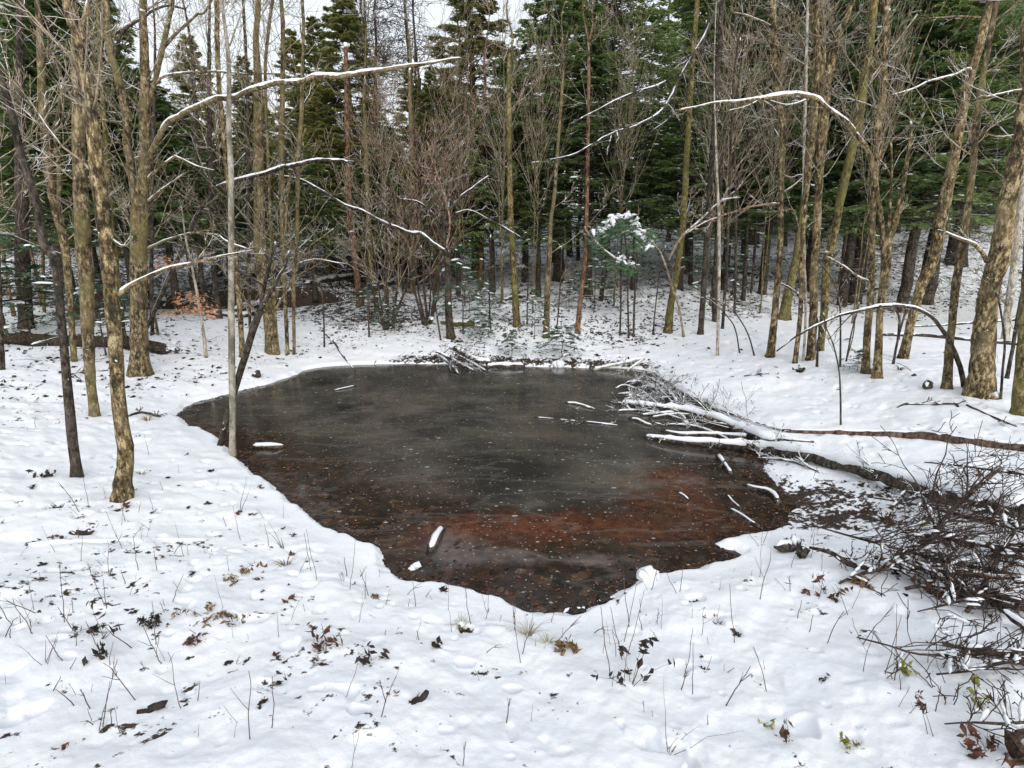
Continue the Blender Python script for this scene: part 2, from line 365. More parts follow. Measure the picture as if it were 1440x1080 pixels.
def ice_mat():
    m, nt, b = newmat('pond_ice')
    v = coords(nt, rnd=False)
    at = N(nt, 'ShaderNodeAttribute', attribute_name='leafbed'); rs = N(nt, 'ShaderNodeAttribute', attribute_name='rust')
    fr = N(nt, 'ShaderNodeAttribute', attribute_name='frost')
    big = noise(nt, v, 1.1, 5, 0.6)
    silt = ramp(nt, [(0.34, (0.028, 0.026, 0.024)), (0.5, (0.062, 0.057, 0.050)), (0.66, (0.105, 0.092, 0.072))], big)
    vo = N(nt, 'ShaderNodeTexVoronoi', i_Scale=17.0); nt.links.new(v, vo.inputs['Vector'])
    wv = N(nt, 'ShaderNodeVectorMath', operation='MULTIPLY_ADD'); 
    sep = N(nt, 'ShaderNodeSeparateColor'); nt.links.new(vo.outputs['Color'], sep.inputs[0])
    leafc = ramp(nt, [(0.0, (0.014, 0.010, 0.008)), (0.35, (0.033, 0.021, 0.014)), (0.7, (0.062, 0.036, 0.022)), (0.93, (0.10, 0.05, 0.026)), (1.0, (0.18, 0.12, 0.07))], sep.outputs[0])
    leafc = mixc(nt, ramp(nt, [(0.3, 0.0), (0.6, 0.8)], noise(nt, v, 60, 3, 0.6)), leafc, (0.018, 0.012, 0.009))
    rust = mixc(nt, ramp(nt, [(0.35, 0), (0.65, 1)], noise(nt, v, 14, 5, 0.7)), (0.045, 0.02, 0.013), (0.165, 0.06, 0.031))
    wob = mth(nt, 'MULTIPLY_ADD', noise(nt, v, 2.6, 7, 0.7), 1.9, -0.95)
    c = mixc(nt, ramp(nt, [(0.25, 0), (0.95, 1)], mth(nt, 'ADD', at.outputs['Fac'], wob)), silt, leafc)
    c = mixc(nt, ramp(nt, [(0.2, 0), (1.05, 0.9)], mth(nt, 'ADD', rs.outputs['Fac'], wob)), c, rust)
    # frosted ice veins and cloudy patches
    fz = ramp(nt, [(0.45, 0), (0.95, 0.42)], mth(nt, 'ADD', fr.outputs['Fac'], mth(nt, 'MULTIPLY', wob, 0.9)))
    c = mixc(nt, fz, c, (0.26, 0.23, 0.22))
    ve = N(nt, 'ShaderNodeMapping'); ve.inputs['Scale'].default_value = (0.35, 1.3, 1); ve.inputs['Rotation'].default_value = (0, 0, 0.35); nt.links.new(v, ve.inputs[0])
    rid = mth(nt, 'ABSOLUTE', mth(nt, 'SUBTRACT', noise(nt, ve.outputs[0], 1.5, 5, 0.6), 0.5))
    c = mixc(nt, ramp(nt, [(0.0, 0.14), (0.025, 0)], rid), c, (0.30, 0.29, 0.27))
    # blown snow flecks: sparse voronoi dots of two sizes
    for scl, th, k in ((13.0, 0.19, 0.74), (30.0, 0.22, 0.62), (58.0, 0.24, 0.62)):
        mp = N(nt, 'ShaderNodeMapping'); mp.inputs['Scale'].default_value = (0.6, 1.0, 1); mp.inputs['Rotation'].default_value = (0, 0, 0.5*k); nt.links.new(v, mp.inputs[0])
        w2 = N(nt, 'ShaderNodeTexVoronoi', i_Scale=scl); nt.links.new(mp.outputs[0], w2.inputs['Vector'])
        s2 = N(nt, 'ShaderNodeSeparateColor'); nt.links.new(w2.outputs['Color'], s2.inputs[0])
        dot = mth(nt, 'MULTIPLY', mth(nt, 'LESS_THAN', w2.outputs['Distance'], mth(nt, 'MULTIPLY', s2.outputs[1], th)), mth(nt, 'GREATER_THAN', s2.outputs[0], k))
        c = mixc(nt, mth(nt, 'MULTIPLY', dot, 0.65), c, (0.5, 0.5, 0.48))
    nt.links.new(c, b.inputs['Base Color'])
    nt.links.new(ramp(nt, [(0.35, 0.07), (0.65, 0.24)], noise(nt, v, 2.4, 5, 0.6)), b.inputs['Roughness'])
    b.inputs['IOR'].default_value = 1.31; b.inputs['Specular IOR Level'].default_value = 0.5
    bp = N(nt, 'ShaderNodeBump', i_Strength=0.10, i_Distance=0.01); nt.links.new(noise(nt, v, 9, 5, 0.6), bp.inputs['Height']); nt.links.new(bp.outputs[0], b.inputs['Normal'])
    return m

# ------------------------------------------------------------------ object helpers
def tag(o, label, cat, group=None, kind=None):
    if label: o['label'] = label
    if cat: o['category'] = cat
    if group: o['group'] = group
    if kind: o['kind'] = kind
    return o
def thing(name, label, cat, loc, group=None):
    o = bpy.data.objects.new(name, None); COL.objects.link(o); o.empty_display_size = 0.2
    o.location = loc; return tag(o, label, cat, group)
def dup(root, loc, rz, s, label, group, sz=None):
    r = root.copy(); COL.objects.link(r); r.location = loc; r.rotation_euler = (0, 0, rz); r.scale = (s, s, sz or s)
    tag(r, label, None, group)
    for ch in list(root.children):
        c = ch.copy(); COL.objects.link(c); c.parent = r
        for g in list(ch.children):
            d = g.copy(); COL.objects.link(d); d.parent = c
    return r

# ------------------------------------------------------------------ ground
def build_ground():
    az = np.concatenate([np.linspace(-62, 62, 760), np.linspace(62, 298, 60)[1:-1]])
    az = np.radians(az)
    r = np.concatenate([[0.05, 0.3, 0.6, 0.9], np.exp(np.linspace(math.log(1.2), math.log(14), 560)), np.exp(np.linspace(math.log(14), math.log(40), 150))[1:], np.exp(np.linspace(math.log(40), math.log(260), 30))[1:]])
    A, Rr = np.meshgrid(az, r)
    X = Rr*np.sin(A); Y = Rr*np.cos(A)
    Z, Lt, S = height(X, Y, True)
    n, k = X.shape
    idx = np.arange(n*k).reshape(n, k)
    q = np.stack([idx[:-1], np.roll(idx[:-1], -1, 1), np.roll(idx[1:], -1, 1), idx[1:]], -1).reshape(-1, 4)[:, ::-1]
    mb = MB(); mb.add(np.stack([X, Y, Z], -1).reshape(-1, 3), q, np.stack([np.roll(idx[0], -1), idx[0], np.full(k, idx[0, 0])], -1)[1:-1])
    o = mb.build('ground', ground_mat())
    a = o.data.attributes.new('litter', 'FLOAT', 'POINT'); a.data.foreach_set('value', np.clip(Lt, 0, 1.2).astype(np.float32).ravel())
    o['kind'] = 'structure'
build_ground()
def build_ice():
    x0, y0 = POND.min(0)-0.35; x1, y1 = POND.max(0)+0.35
    xs = np.linspace(x0, x1, 150); ys = np.linspace(y0, y1, 150)
    X, Y = np.meshgrid(xs, ys); S = -sdist(X, Y)
    mb = MB(); idx = np.arange(X.size).reshape(X.shape)
    q = np.stack([idx[:-1, :-1], idx[:-1, 1:], idx[1:, 1:], idx[1:, :-1]], -1).reshape(-1, 4)
    cs = S.ravel()[q].max(1); q = q[cs > -0.3]
    mb.add(np.stack([X, Y, np.full(X.shape, ICE)], -1).reshape(-1, 3), q)
    o = mb.build('pond_ice', ice_mat()); o['kind'] = 'structure'
    def gz(px, py, sx, sy):
        c = at_z(px, py, ICE); return np.exp(-(((X-c[0])/sx)**2+((Y-c[1])/sy)**2))
    bed = np.clip(ss(1.5, 0.1, S)*ss(8.2, 5.4, Y)+1.0*gz(760, 810, 1.7, 0.75)+0.45*gz(640, 745, 1.6, .7), 0, 1)
    rust = np.clip(0.95*gz(790, 742, 1.05, 0.28)+0.8*gz(950, 695, 0.45, 0.5)+0.4*gz(650, 745, 0.4, 0.2)+0.45*gz(930, 660, 0.3, 0.3)+0.6*gz(562, 768, 0.16, .12), 0, 1)
    fro = np.clip(0.8*gz(640, 770, 0.35, 0.35)+0.75*gz(800, 785, 0.7, 0.16)+0.5*gz(600, 560, 2.5, 1.0)+0.45*gz(1000, 680, 0.8, .5)+0.3*gz(700, 640, 1.5, 0.5)+0.35*gz(450, 600, 1.5, 0.8), 0, 1)
    for nme, val in (('leafbed', bed), ('rust', rust), ('frost', fro)):
        a = o.data.attributes.new(nme, 'FLOAT', 'POINT'); a.data.foreach_set('value', val.astype(np.float32).ravel())
build_ice()

# ------------------------------------------------------------------ pixel-traced trees
def px_path(path, Y, dy=0.0, base=None):
    """pixel polyline (px, py, width) -> world points at depth Y (drifting by dy towards the tip) and radii"""
    n = len(path); P = []; Rr = []
    for i, (x, y, w) in enumerate(path):
        p = at_y(x, y, Y+dy*i/max(n-1, 1)); P.append(p); Rr.append(0.5*w/F*fdepth(p))
    P = np.array(P); Rr = np.array(Rr)
    if base is not None: P[0] = base
    return P, Rr
def smooth_path(P, Rr, step):
    L = np.linalg.norm(np.diff(P, axis=0), axis=1).mean()
    n = max(2, int(math.ceil(L/step)))
    Q = crom(np.hstack([P, Rr[:, None]]), n)
    return Q[:, :3], np.maximum(Q[:, 3], 0.0012)
def trunk_tube(mb, Q, r, sides=14, flare=True, rough=0.035):
    n = len(Q); r = r*(0.86+0.35*rough*rng.normal(0, 1, n))
    if flare:
        d = np.linalg.norm(Q-Q[0], axis=1); r = r*(1+0.14*np.exp(-d/(1.2*r[0]+1e-3)))
    rr = r[:, None]*(1+rough*rng.normal(0, 1, (n, sides)))
    if flare:
        an = np.arange(sides)*2*np.pi/sides; ph = rng.random(2)*6.28
        rr = rr*(1+np.exp(-d/(1.1*r[0]+1e-3))[:, None]*(0.16*np.sin(3*an+ph[0])+0.14*np.sin(5*an+ph[1])+0.08)[None])
    Qj = Q.copy(); Qj[1:-1] += rng.normal(0, 0.035, (n-2, 3))*r[1:-1, None]*np.array([1, 1, 0.2])
    tubes(mb, Qj[None], rr[None], sides, cap=True)
def snow_ridge(mb, Q, r, k=1.0, gap=0.25, mn=0.006):
    tan = np.gradient(Q, axis=0); tan = nrm(tan); flat = ss(0.93, 0.6, np.abs(tan[:, 2]))
    d = np.concatenate([[0], np.cumsum(np.linalg.norm(np.diff(Q, axis=0), axis=1))])
    seed = rng.random()*100
    g = ss(gap-0.12, gap+0.08, vn(d*3.0+seed, d*0+seed, 5))
    w = (np.maximum(r, mn)*0.72*k)*flat*g*(0.75+0.5*vn(d*14+seed, d*0, 8))
    C = Q+np.array([0, 0, 1.0])*(r*0.55+w*0.45)[:, None]
    w = np.maximum(w, 0.0004); w[0] = w[-1] = 0.0004
    C = np.where((w > 0.001)[:, None], C, Q)
    nz_ = rng.normal(0, 1, (len(w), 9)); nz_[1:-1] = (nz_[:-2]+nz_[1:-1]*2+nz_[2:])/4
    tubes(mb, C[None], (w[:, None]*(1+.24*nz_))[None], 9, cap=True)
def extend_up(P, Rr, ztop):
    """carry a stem on above the picture's top edge"""
    if P[-1, 2] >= ztop: return P, Rr
    d = nrm((P[-1]-P[-2])[None])[0]; d = nrm((d+np.array([0, 0, 0.6]))[None])[0]
    L = (ztop-P[-1, 2])/max(d[2], 0.3)
    for f in (0.35, 0.7, 1.0):
        P = np.vstack([P, P[len(P)-1]*0+P[-1]+d*L*0.35+rng.normal(0, 0.08, 3)]); Rr = np.append(Rr, Rr[-1]*0.62)
    return P, Rr
NEAR = True
def px_tree(name, label, cat, stems, mat, branches=(), group=None, crown=1.0, top=8.0, rmin=0.0022, twigmat='twig', zmin=1.4, base_at=None, dY=0.0, moremats=None, lf=1.0, limbs=(), ext=True, snowk=1.0):
    x, y, _ = stems[0][0]
    b = hit(x, y) if base_at is None else np.asarray(base_at, float)
    b = b.copy(); Y = b[1]
    root = thing(name, label, cat, b, group)
    S_, D_, L_, R_ = [], [], [], []
    allst = [(s, 'trunk', True) for s in stems]+[(s, 'limb', False) for s in limbs]
    for i, (st, nm, grounded) in enumerate(allst):
        P, Rr = px_path(st, Y)
        if grounded:
            P[0, 2] = min(P[0, 2], h1(P[0, 0], P[0, 1])) if i else P[0, 2]
            P[0, 2] -= 0.04
        if ext and (st[-1][1] < 25 or ext == 'all'): P, Rr = extend_up(P, Rr, top*(0.85+0.3*rng.random()))
        Q, r = smooth_path(P, Rr, 0.13)
        mb = MB(); trunk_tube(mb, Q, r, 14 if r.max() > 0.05 else 8, grounded)
        mb.build(nm, M[(moremats or {}).get(i, mat)], root, b)
        # crown starts
        h = Q[:, 2]-b[2]
        ok = np.where((h > zmin) & (Q[:, 2] < 2.3+Y*0.40))[0]
        if len(ok) > 2 and crown > 0:
            k = int(max(2, crown*(h.max()-zmin)*2.0))
            j = rng.choice(ok, k)
            tt = nrm(np.gradient(Q, axis=0))[j]
            az = rng.random(k)*2*np.pi
            out = np.stack([np.cos(az), np.sin(az), np.zeros(k)], 1)
            D = nrm(tt*(0.25+0.7*rng.random((k, 1)))+out*0.8)
            S_.append(Q[j]); D_.append(D)
            L_.append(lf*(0.35+1.1*rng.random(k))*(1.15-0.5*h[j]/max(h.max(), 1))); R_.append(np.clip(r[j]*0.2, 0.0028, 0.009))
    if S_:
        mb = MB(); twigs(mb, np.vstack(S_), np.vstack(D_), np.concatenate(L_), np.concatenate(R_), rmin=rmin, k2=5, k3=4)
        mb.build('crown', M[twigmat], root, b)
    for br in branches:
        path = br['p']; dy = br.get('dy', 0.0)
        P, Rr = px_path(path, Y, dy); Rr = Rr*.84; Q, r = smooth_path(P, Rr, 0.06)
        ds = np.concatenate([[0], np.cumsum(np.linalg.norm(np.diff(Q, axis=0), axis=1))]); q0 = rng.random()*90
        Q = Q+np.stack([vn(ds*3+q0, ds*0, 1)-.5, vn(ds*3+q0, ds*0, 2)-.5, vn(ds*3.5+q0, ds*0, 3)-.5], 1)*(np.minimum(ds*.6, 1)*(0.02+1.1*r))[:, None]
        mb = MB(); Qb = Q+rng.normal(0, 0.12, Q.shape)*r[:, None]
        tubes(mb, Qb[None], r[None], 8, cap=True)
        nt_ = int(br.get('tw', 6)*1.25)
        if nt_:
            s, d, l, rr = kids(Q[None], r[None], nt_, 0.2, 1.0, 0.8, br.get('tl', 0.3), 0.5)
            twigs(mb, s, d, np.minimum(l, 0.9), np.clip(rr, 0.003, 0.012), rmin=rmin, k2=4, k3=3, up=br.get('up', 0.15))
        o = mb.build('branch', M[br.get('m', mat)], root, b)
        if br.get('snow', True):
            ms = MB(); snow_ridge(ms, Q, r, br.get('sk', 1.0)*snowk*0.9, br.get('gap', 0.2)+0.12); ms.build('snow', M['snow'], o, b)
    return root
def B(p, **k): return dict(p=p, **k)
def W(pts, w0, w1):
    n = len(pts); return [(x, y, w0+(w1-w0)*i/(n-1)) for i, (x, y) in enumerate(pts)]
# left bank -----------------------------------------------------------------
px_tree('bare_tree', 'golden brown trunk nearest on the left bank with a swollen dark foot', 'tree',
  [[(170,700,30),(173,672,25),(177,640,24),(168,577,21),(163,500,21),(158,430,21),(153,369,22),(147,310,22),(138,252,22),(130,180,20),(120,110,17),(108,45,14),(93,0,11)]], 'gold',
  [B(W([(165,415),(187,400),(230,380),(266,372),(291,365),(320,357),(355,351)],8,2.5), dy=0.5, tl=.3, up=0.3), B(W([(150,330),(178,345),(210,300)],5,2), snow=False, m='moss', tw=4), B(W([(112,72),(117,40),(125,0)],10,7), snow=False)], crown=0.5, zmin=2.2)
px_tree('bare_tree', 'thin dark trunk bent leftward beside the nearest golden trunk', 'tree',
  [[(108,670,16),(100,600,15),(91,500,13),(85,440,13),(80,390,13),(74,360,13),(61,342,13),(52,288,12),(40,248,12),(27,207,11),(14,150,10),(-4,95,9)]], 'dark', crown=0.5, zmin=1.8)
px_tree('bare_tree', 'stout flaky brown trunk rising just behind the nearest left trunk', 'tree',
  [[(133,585,15),(128,540,14),(124,480,17),(122,400,21),(118,350,23),(115,300,22),(112,240,20),(110,180,17),(108,120,15),(106,60,12),(102,0,10)]], 'tan', [B(W([(118,150),(128,112),(130,90),(134,60)],6,3), tw=4)], crown=0.5, zmin=2.2)
px_tree('bare_tree', 'pale footed tree standing well behind the two leftmost near trunks', 'tree',
  [[(104,508,9),(101,460,9),(97,405,10),(92,350,12),(80,300,13),(70,250,14),(65,198,14),(60,144,12),(57,80,10),(52,0,8)]], 'tan', crown=0.7, limbs=[W([(80,300),(84,250),(78,190),(88,120)],8,4)])
px_tree('bare_tree', 'straight greenish pole hidden partly behind the nearest golden trunk', 'tree',
  [[(173,474,9),(168,420,9),(162,360,8),(155,290,8),(150,220,7),(142,100,6),(136,0,5)]], 'moss', crown=0.7)
px_tree('maple_tree', 'large forked brown tree left of the pond holding a long snow covered limb', 'tree',
  [[(196,526,30),(196,480,26),(195,414,24),(195,360,25),(196,306,26),(199,270,20),(203,234,15),(204,171,17),(204,126,15),(203,72,13),(201,18,11),(201,-5,11)]], 'tan',
  [B([(205,245,11),(213,214,9),(230,182,8),(257,160,8),(275,150,8),(315,139,8),(327,134,8),(374,123,8),(405,117,8),(454,109,8),(490,104,7),(560,94,6),(610,88,4),(653,81,2.5)], dy=-1.0, tw=3, tl=.15, sk=1.05, gap=.02),
   B(W([(207,350),(230,339),(264,328),(282,327),(306,332),(318,339),(349,349)],5,2.5), dy=-0.3, tw=5),
   B(W([(204,255),(222,238),(243,222),(247,220),(275,232),(303,239)],5,2), tw=5), B(W([(206,285),(230,265),(262,243)],4,2.5), dy=-.3, tw=3),
   B(W([(162,80),(171,47),(195,29),(231,10),(262,13)],6,3), m='dark', tw=6, gap=.45, snow=False), B(W([(216,120),(235,106),(290,101),(330,102),(400,104)],5,2), tw=8, gap=.3),
   B(W([(181,172),(168,172),(137,169)],4,3), tw=2)],
  limbs=[[(192,290,13),(184,234,12),(178,198,12),(179,171,12),(170,126,13),(162,94,11),(155,72,11),(150,27,10),(149,-5,9)], [(207,150,10),(215,126,8),(226,81,7),(231,60,7),(240,18,6),(243,-5,6)], W([(228,70),(250,45),(275,22),(300,-5)],5,3)], crown=0.8, zmin=2.0)
px_tree('young_tree', 'slim stem leaning right from the big forked tree foot, ending in a snowy limb', 'tree',
  [[(200,470,6),(217,438,6),(239,387,7),(262,340,7),(273,310,6),(288,285,5),(304,264,4)]], 'dark',
  [B([(304,264,5),(311,261,6),(329,254,6),(369,245,6),(392,236,6),(420,230,6),(475,224,5),(490,228,3)], dy=-0.4, tw=7, tl=.25, gap=.05)], crown=0.5, ext=False, base_at=None)
px_tree('ash_tree', 'straight smooth grey pole at the left edge of the ice', 'tree',
  [[(326,641,12),(327,600,10),(326,500,10.5),(325,400,9.5),(325,340,9.5),(325,250,9),(322,180,8),(322,100,7),(318,50,6),(311,-2,5)]], 'grey',
  [B(W([(323,240),(345,215)],2.5,1.5), tw=0), B(W([(323,65),(335,30),(348,-10)],3,2), snow=False, tw=4)], crown=0.25, zmin=2.8, twigmat='twig')
px_tree('leaning_tree', 'dark stem leaning right behind the smooth grey pole with snow along its upper side', 'tree',
  [[(308,626,9),(318,590,9),(331,545,10),(345,500,11),(357,460,12),(366,436,11)]], 'dark',
  [B([(366,436,8),(374,420,7),(384,405,6),(392,388,5),(401,374,4),(406,352,2)], tw=7, gap=0), B(W([(366,436),(371,405),(378,375),(388,340)],7,4), snow=False, tw=8, tl=.5)], crown=0.6, zmin=1.2, ext=False)
px_tree('tree_clump', 'bushy clump of tan stems left of the far shore', 'tree',
  [[(384,497,20),(378,440,20),(370,400,18),(366,355,19),(364,250,17),(364,160,16),(362,100,12),(360,50,9),(363,-2,8)],
   [(404,495,6),(402,440,6),(398,350,7),(396,250,8),(396,180,9),(397,144,8),(398,54,7),(395,-2,6)],
   [(412,484,5),(413,400,6),(418,322,6),(419,232,7),(424,160,7),(425,90,5),(427,36,5),(425,-2,5)],
   [(374,526,7),(376,480,7),(380,450,6),(392,400,5),(400,340,4),(408,250,4),(430,180,3)],
   [(390,496,6),(384,400,5),(376,200,5),(373,100,5),(378,40,5),(384,-2,5)]], 'tan',
  [B(W([(385,440),(412,390),(430,352),(470,322)],4,2), tw=8, snow=False), B(W([(372,400),(345,365),(330,325)],4,2), tw=8), B(W([(400,380),(440,365),(490,372)],3,1.5), tw=8, gap=.4)], crown=1.3, zmin=0.9, lf=1.1)
px_tree('bare_tree', 'slender mottled tree just left of the bushy tan clump', 'tree',
  [[(341,502,9),(338,448,8),(334,394,8),(326,300,7),(316,214,7),(312,160,7),(308,120,7),(305,54,8),(304,-2,7)]], 'gold', crown=0.8)
px_tree('bare_tree', 'far grey stem crossing the bright gap above the bushy clump', 'tree', [[(352,470,5),(350,400,5),(349,200,5),(347,100,5),(342,-2,4)]], 'dark', crown=1.2)
px_tree('beech_sapling', 'pale sapling keeping a few orange leaves, left of the smooth grey pole', 'sapling',
  [W([(290,503),(286,466),(277,412),(271,380),(262,340),(255,290)],6,2)], 'pale', crown=0.5, zmin=0.8, ext=False)
BEECH = bpy.data.objects['beech_sapling']
# distant trunks beyond the brook on the left
for k, (st, mt, lb) in enumerate([
  ([(37,462,20),(34,414,20),(32,378,20),(30,250,17),(28,100,12),(27,-2,8)], 'dark', 'thick dark trunk on the far side of the brook at the left edge'),
  ([(3,520,8),(2,490,8),(0,440,8),(-6,300,8),(-9,100,6)], 'dark', 'trunk cut by the left edge beside the brook'),
  ([(293,443,9),(284,394,8),(282,376,8),(276,250,7),(272,100,5)], 'dark', 'dark trunk leaning left behind the orange beech leaves'),
  ([(309,448,9),(302,394,8),(300,360,8),(295,200,7),(294,60,5)], 'dark', 'dark upright trunk right behind the smooth grey pole'),
  ([(214,470,6),(213,400,6),(214,250,6),(218,90,4)], 'dark', 'thin dark trunk peeping out right of the big forked tree'),
  ([(62,440,5),(61,390,5),(58,250,5),(56,120,4)], 'moss', 'thin mossy stem between the thick far trunk and the bent dark trunk')]):
    px_tree('bare_tree', lb, 'tree', [st], mt, crown=1.0, twigmat='twig', rmin=0.0045, ext='all')

# far shore and slope --------------------------------------------------------
px_tree('broken_tree', 'broken black trunk on the far shore with snowy limbs spreading leftward', 'tree',
  [[(634,476,14),(631,440,12),(630,400,11),(630,370,11),(627,352,10)]], 'dark',
  [B(W([(627,354),(610,343),(592,330),(574,327),(552,317),(521,302),(480,285),(445,263),(410,250),(375,245)],6,3), dy=-0.8, tw=7, tl=.2, gap=.08),
   B(W([(628,352),(618,320),(606,297),(584,283),(563,280)],4.5,2), tw=9), B(W([(626,350),(625,310),(640,285),(668,262),(690,247)],5,3), tw=8),
   B(W([(627,352),(632,310),(620,260),(600,200)],4,2), tw=10, tl=.4, snow=False, m='twigred'), B(W([(640,300),(662,296),(690,310),(735,335)],3,1.5), tw=8, gap=.4)], crown=0.0, ext=False, rmin=0.004)
CT = [
  ([(507,430,12),(502,388,10),(496,334,11),(492,307,10),(488,180,8),(486,60,6)], 'red', 'reddish trunk left of the dark hollow on the slope'),
  ([(530,437,8),(525,397,8),(521,361,8),(516,250,7),(512,150,5)], 'moss', 'mossy dark trunk hard by the reddish trunk at the hollow'),
  ([(580,410,9),(581,352,9),(580,250,8),(576,120,6)], 'tan', 'brown trunk right of the dark hollow, front one of a touching pair'),
  ([(589,399,9),(586,345,9),(584,240,8),(590,110,6)], 'dark', 'darker trunk of the touching pair right of the hollow'),
  ([(676,406,9),(677,352,9),(678,250,8),(682,120,5)], 'red', 'distant rust brown trunk between the broken trunk and its mossy neighbour'),
  ([(727,460,13),(725,424,11),(723,388,10),(718,300,9),(716,200,8),(716,80,6)], 'moss', 'mossy trunk with flared foot straight above the floating snowy log'),
  ([(768,474,11),(769,433,10),(771,388,9),(773,350,8),(775,307,6),(779,280,6),(785,200,5),(792,100,4)], 'tan', 'pale brown trunk on the far bank, broken looking halfway up'),
  ([(812,468,9),(815,433,8),(818,406,7),(823,360,7),(826,250,6),(828,100,5)], 'red', 'thin reddish trunk leaning right on the far bank'),
  ([(828,414,13),(827,370,12),(827,343,11),(826,250,10),(826,100,7)], 'red', 'stout reddish trunk just behind the thin leaning one'),
  ([(845,423,8),(850,379,7),(854,352,7),(862,250,6),(870,120,5)], 'dark', 'crooked dark trunk right of the stout reddish trunk'),
  ([(802,360,10),(800,334,10),(799,220,9),(797,80,6)], 'dark', 'short dark trunk high on the slope above the leaning reddish one'),
  ([(779,369,7),(778,330,7),(776,200,6)], 'dark', 'dark trunk high on the slope behind the pale brown one'),
  ([(939,467,14),(944,424,11),(951,388,10),(957,343,10),(961,307,10),(967,200,9),(973,100,8),(981,-2,7)], 'moss', 'dark mossy trunk with snow at its flared foot right of the pond end'),
  ([(971,399,7),(972,334,7),(974,200,6)], 'dark', 'straight dark trunk on the slope behind the mossy flared one'),
  ([(1009,500,5),(1010,450,5),(1011,400,5),(1011,306,5),(1009,261,4),(1006,180,3)], 'pale', 'thin pale pole at the meadow edge right of the pond end'),
  ([(1006,452,9),(1005,400,9),(1008,350,8),(1016,200,7)], 'dark', 'dark trunk directly behind the thin pale pole'),
  ([(1016,462,5),(1019,420,5),(1022,360,5),(1028,200,4)], 'dark', 'slim dark trunk leaning right beside the thin pale pole'),
  ([(1033,440,4),(1034,400,4),(1035,300,4)], 'dark', 'slim dark pole left of a stout black trunk on the right slope'),
  ([(1045,422,7),(1048,380,7),(1050,330,6),(1054,180,5)], 'dark', 'stout black trunk on the slope above the bent whips'),
  ([(1056,413,4),(1060,370,4),(1064,300,4)], 'dark', 'slender black trunk leaning right beside the stout black one'),
  ([(1206,362,7),(1207,330,7),(1209,200,6)], 'dark', 'lone dark trunk on the snow seen behind the twin stemmed tree'),
]
for st, mt, lb in CT:
    px_tree('forest_tree', lb, 'tree', [st], mt, crown=0.55, twigmat='twig', rmin=0.004, top=6.2, lf=0.9, ext='all')
for st, lb in [(W([(519,474),(517,400),(514,340),(507,300),(503,270)],3,2), 'pale whip of a sapling in front of the reddish trunk'),
               (W([(872,471),(873,430),(873,388),(874,330)],3.5,2.5), 'left one of two dark poles under the snow laden hemlock'),
               (W([(891,474),(892,430),(894,388),(896,330)],4,3), 'right one of two dark poles under the snow laden hemlock'),
               (W([(918,470),(923,420),(929,375),(936,345)],2.5,1.5), 'thin rod leaning right, left of the mossy flared trunk'),
               (W([(783,462),(788,400),(790,345)],2.5,2), 'thin rod beside the pale brown trunk on the bank'),
               (W([(741,456),(742,410),(745,360)],2.5,2), 'thin rod right of the mossy flared trunk above the floating log'),
               (W([(690,462),(688,410),(688,370),(690,330)],2.5,2), 'thin dark rod between the broken black trunk and the mossy one'),
               (W([(456,488),(455,440),(452,400)],3,2), 'dark rod alone on the snow at the left end of the far shore'),
               (W([(620,478),(612,430),(602,380),(592,345)],3,2), 'whip leaning left against the broken black trunk')]:
    px_tree('sapling', lb, 'sapling', [st], 'dark', crown=0.8, zmin=0.5, ext=False, rmin=0.004, lf=0.4)
px_tree('birch_sapling', 'white barked thin birch leaning left over the dark hollow', 'sapling', [W([(571,384),(563,350),(557,325),(553,305),(550,285)],5,3)], 'pale', crown=0.5, zmin=.8, ext=False, rmin=0.004)
px_tree('arching_sapling', 'snow dusted sapling arching left over the bank toward the snow laden hemlock', 'sapling',
  [W([(962,474),(955,433),(946,406),(937,377),(929,356),(917,340),(902,326),(885,322),(872,330)],4,2)], 'twig',
  [B(W([(940,366),(955,338),(980,314),(996,299),(1010,288),(1019,281),(1042,277)],4,2), tw=6, gap=.1), B(W([(869,366),(850,352),(838,340),(826,326),(823,318)],3,2), tw=4, gap=.1)], crown=0.6, zmin=.8, ext=False, rmin=.004, snowk=1.3)

# right bank -----------------------------------------------------------------
px_tree('bare_tree', 'slim golden trunk, leftmost of the tall right bank trees', 'tree',
  [[(1083,502,14),(1088,459,11),(1091,423,10),(1095,378,9),(1097,351,9),(1098,288,9),(1099,234,9),(1101,189,10),(1099,162,10),(1092,117,9),(1089,72,9),(1088,36,10),(1087,-2,9)]], 'gold',
  [B(W([(1089,40),(1070,30),(1050,22),(1028,18)],4,2), tw=5), B(W([(1098,245),(1113,250),(1126,246),(1143,254)],3,1.5), tw=4), B(W([(1099,272),(1120,258),(1150,228),(1172,208)],3,2), tw=4), B(W([(1098,285),(1060,290),(1010,305),(960,330)],4,2), dy=-.4, tw=10, gap=.5, m='twigred')], crown=0.7, zmin=2.4)
px_tree('bare_tree', 'stout flaking trunk leaning right on the slope behind the slim golden one', 'tree',
  [[(1102,449,18),(1108,414,15),(1117,378,13),(1123,345,12),(1130,290,11),(1137,220,10),(1145,120,8),(1150,-2,6)]], 'moss', crown=1.0)
px_tree('bare_tree', 'thin yellowish trunk curving right between two thicker right bank trunks', 'tree',
  [[(1118,511,8),(1123,468,7),(1126,432,7),(1127,390,7),(1128,350,7),(1131,300,8),(1136,240,10),(1142,200,10),(1147,150,8),(1150,80,7),(1149,-2,6)]], 'gold', crown=0.7, zmin=2.2)
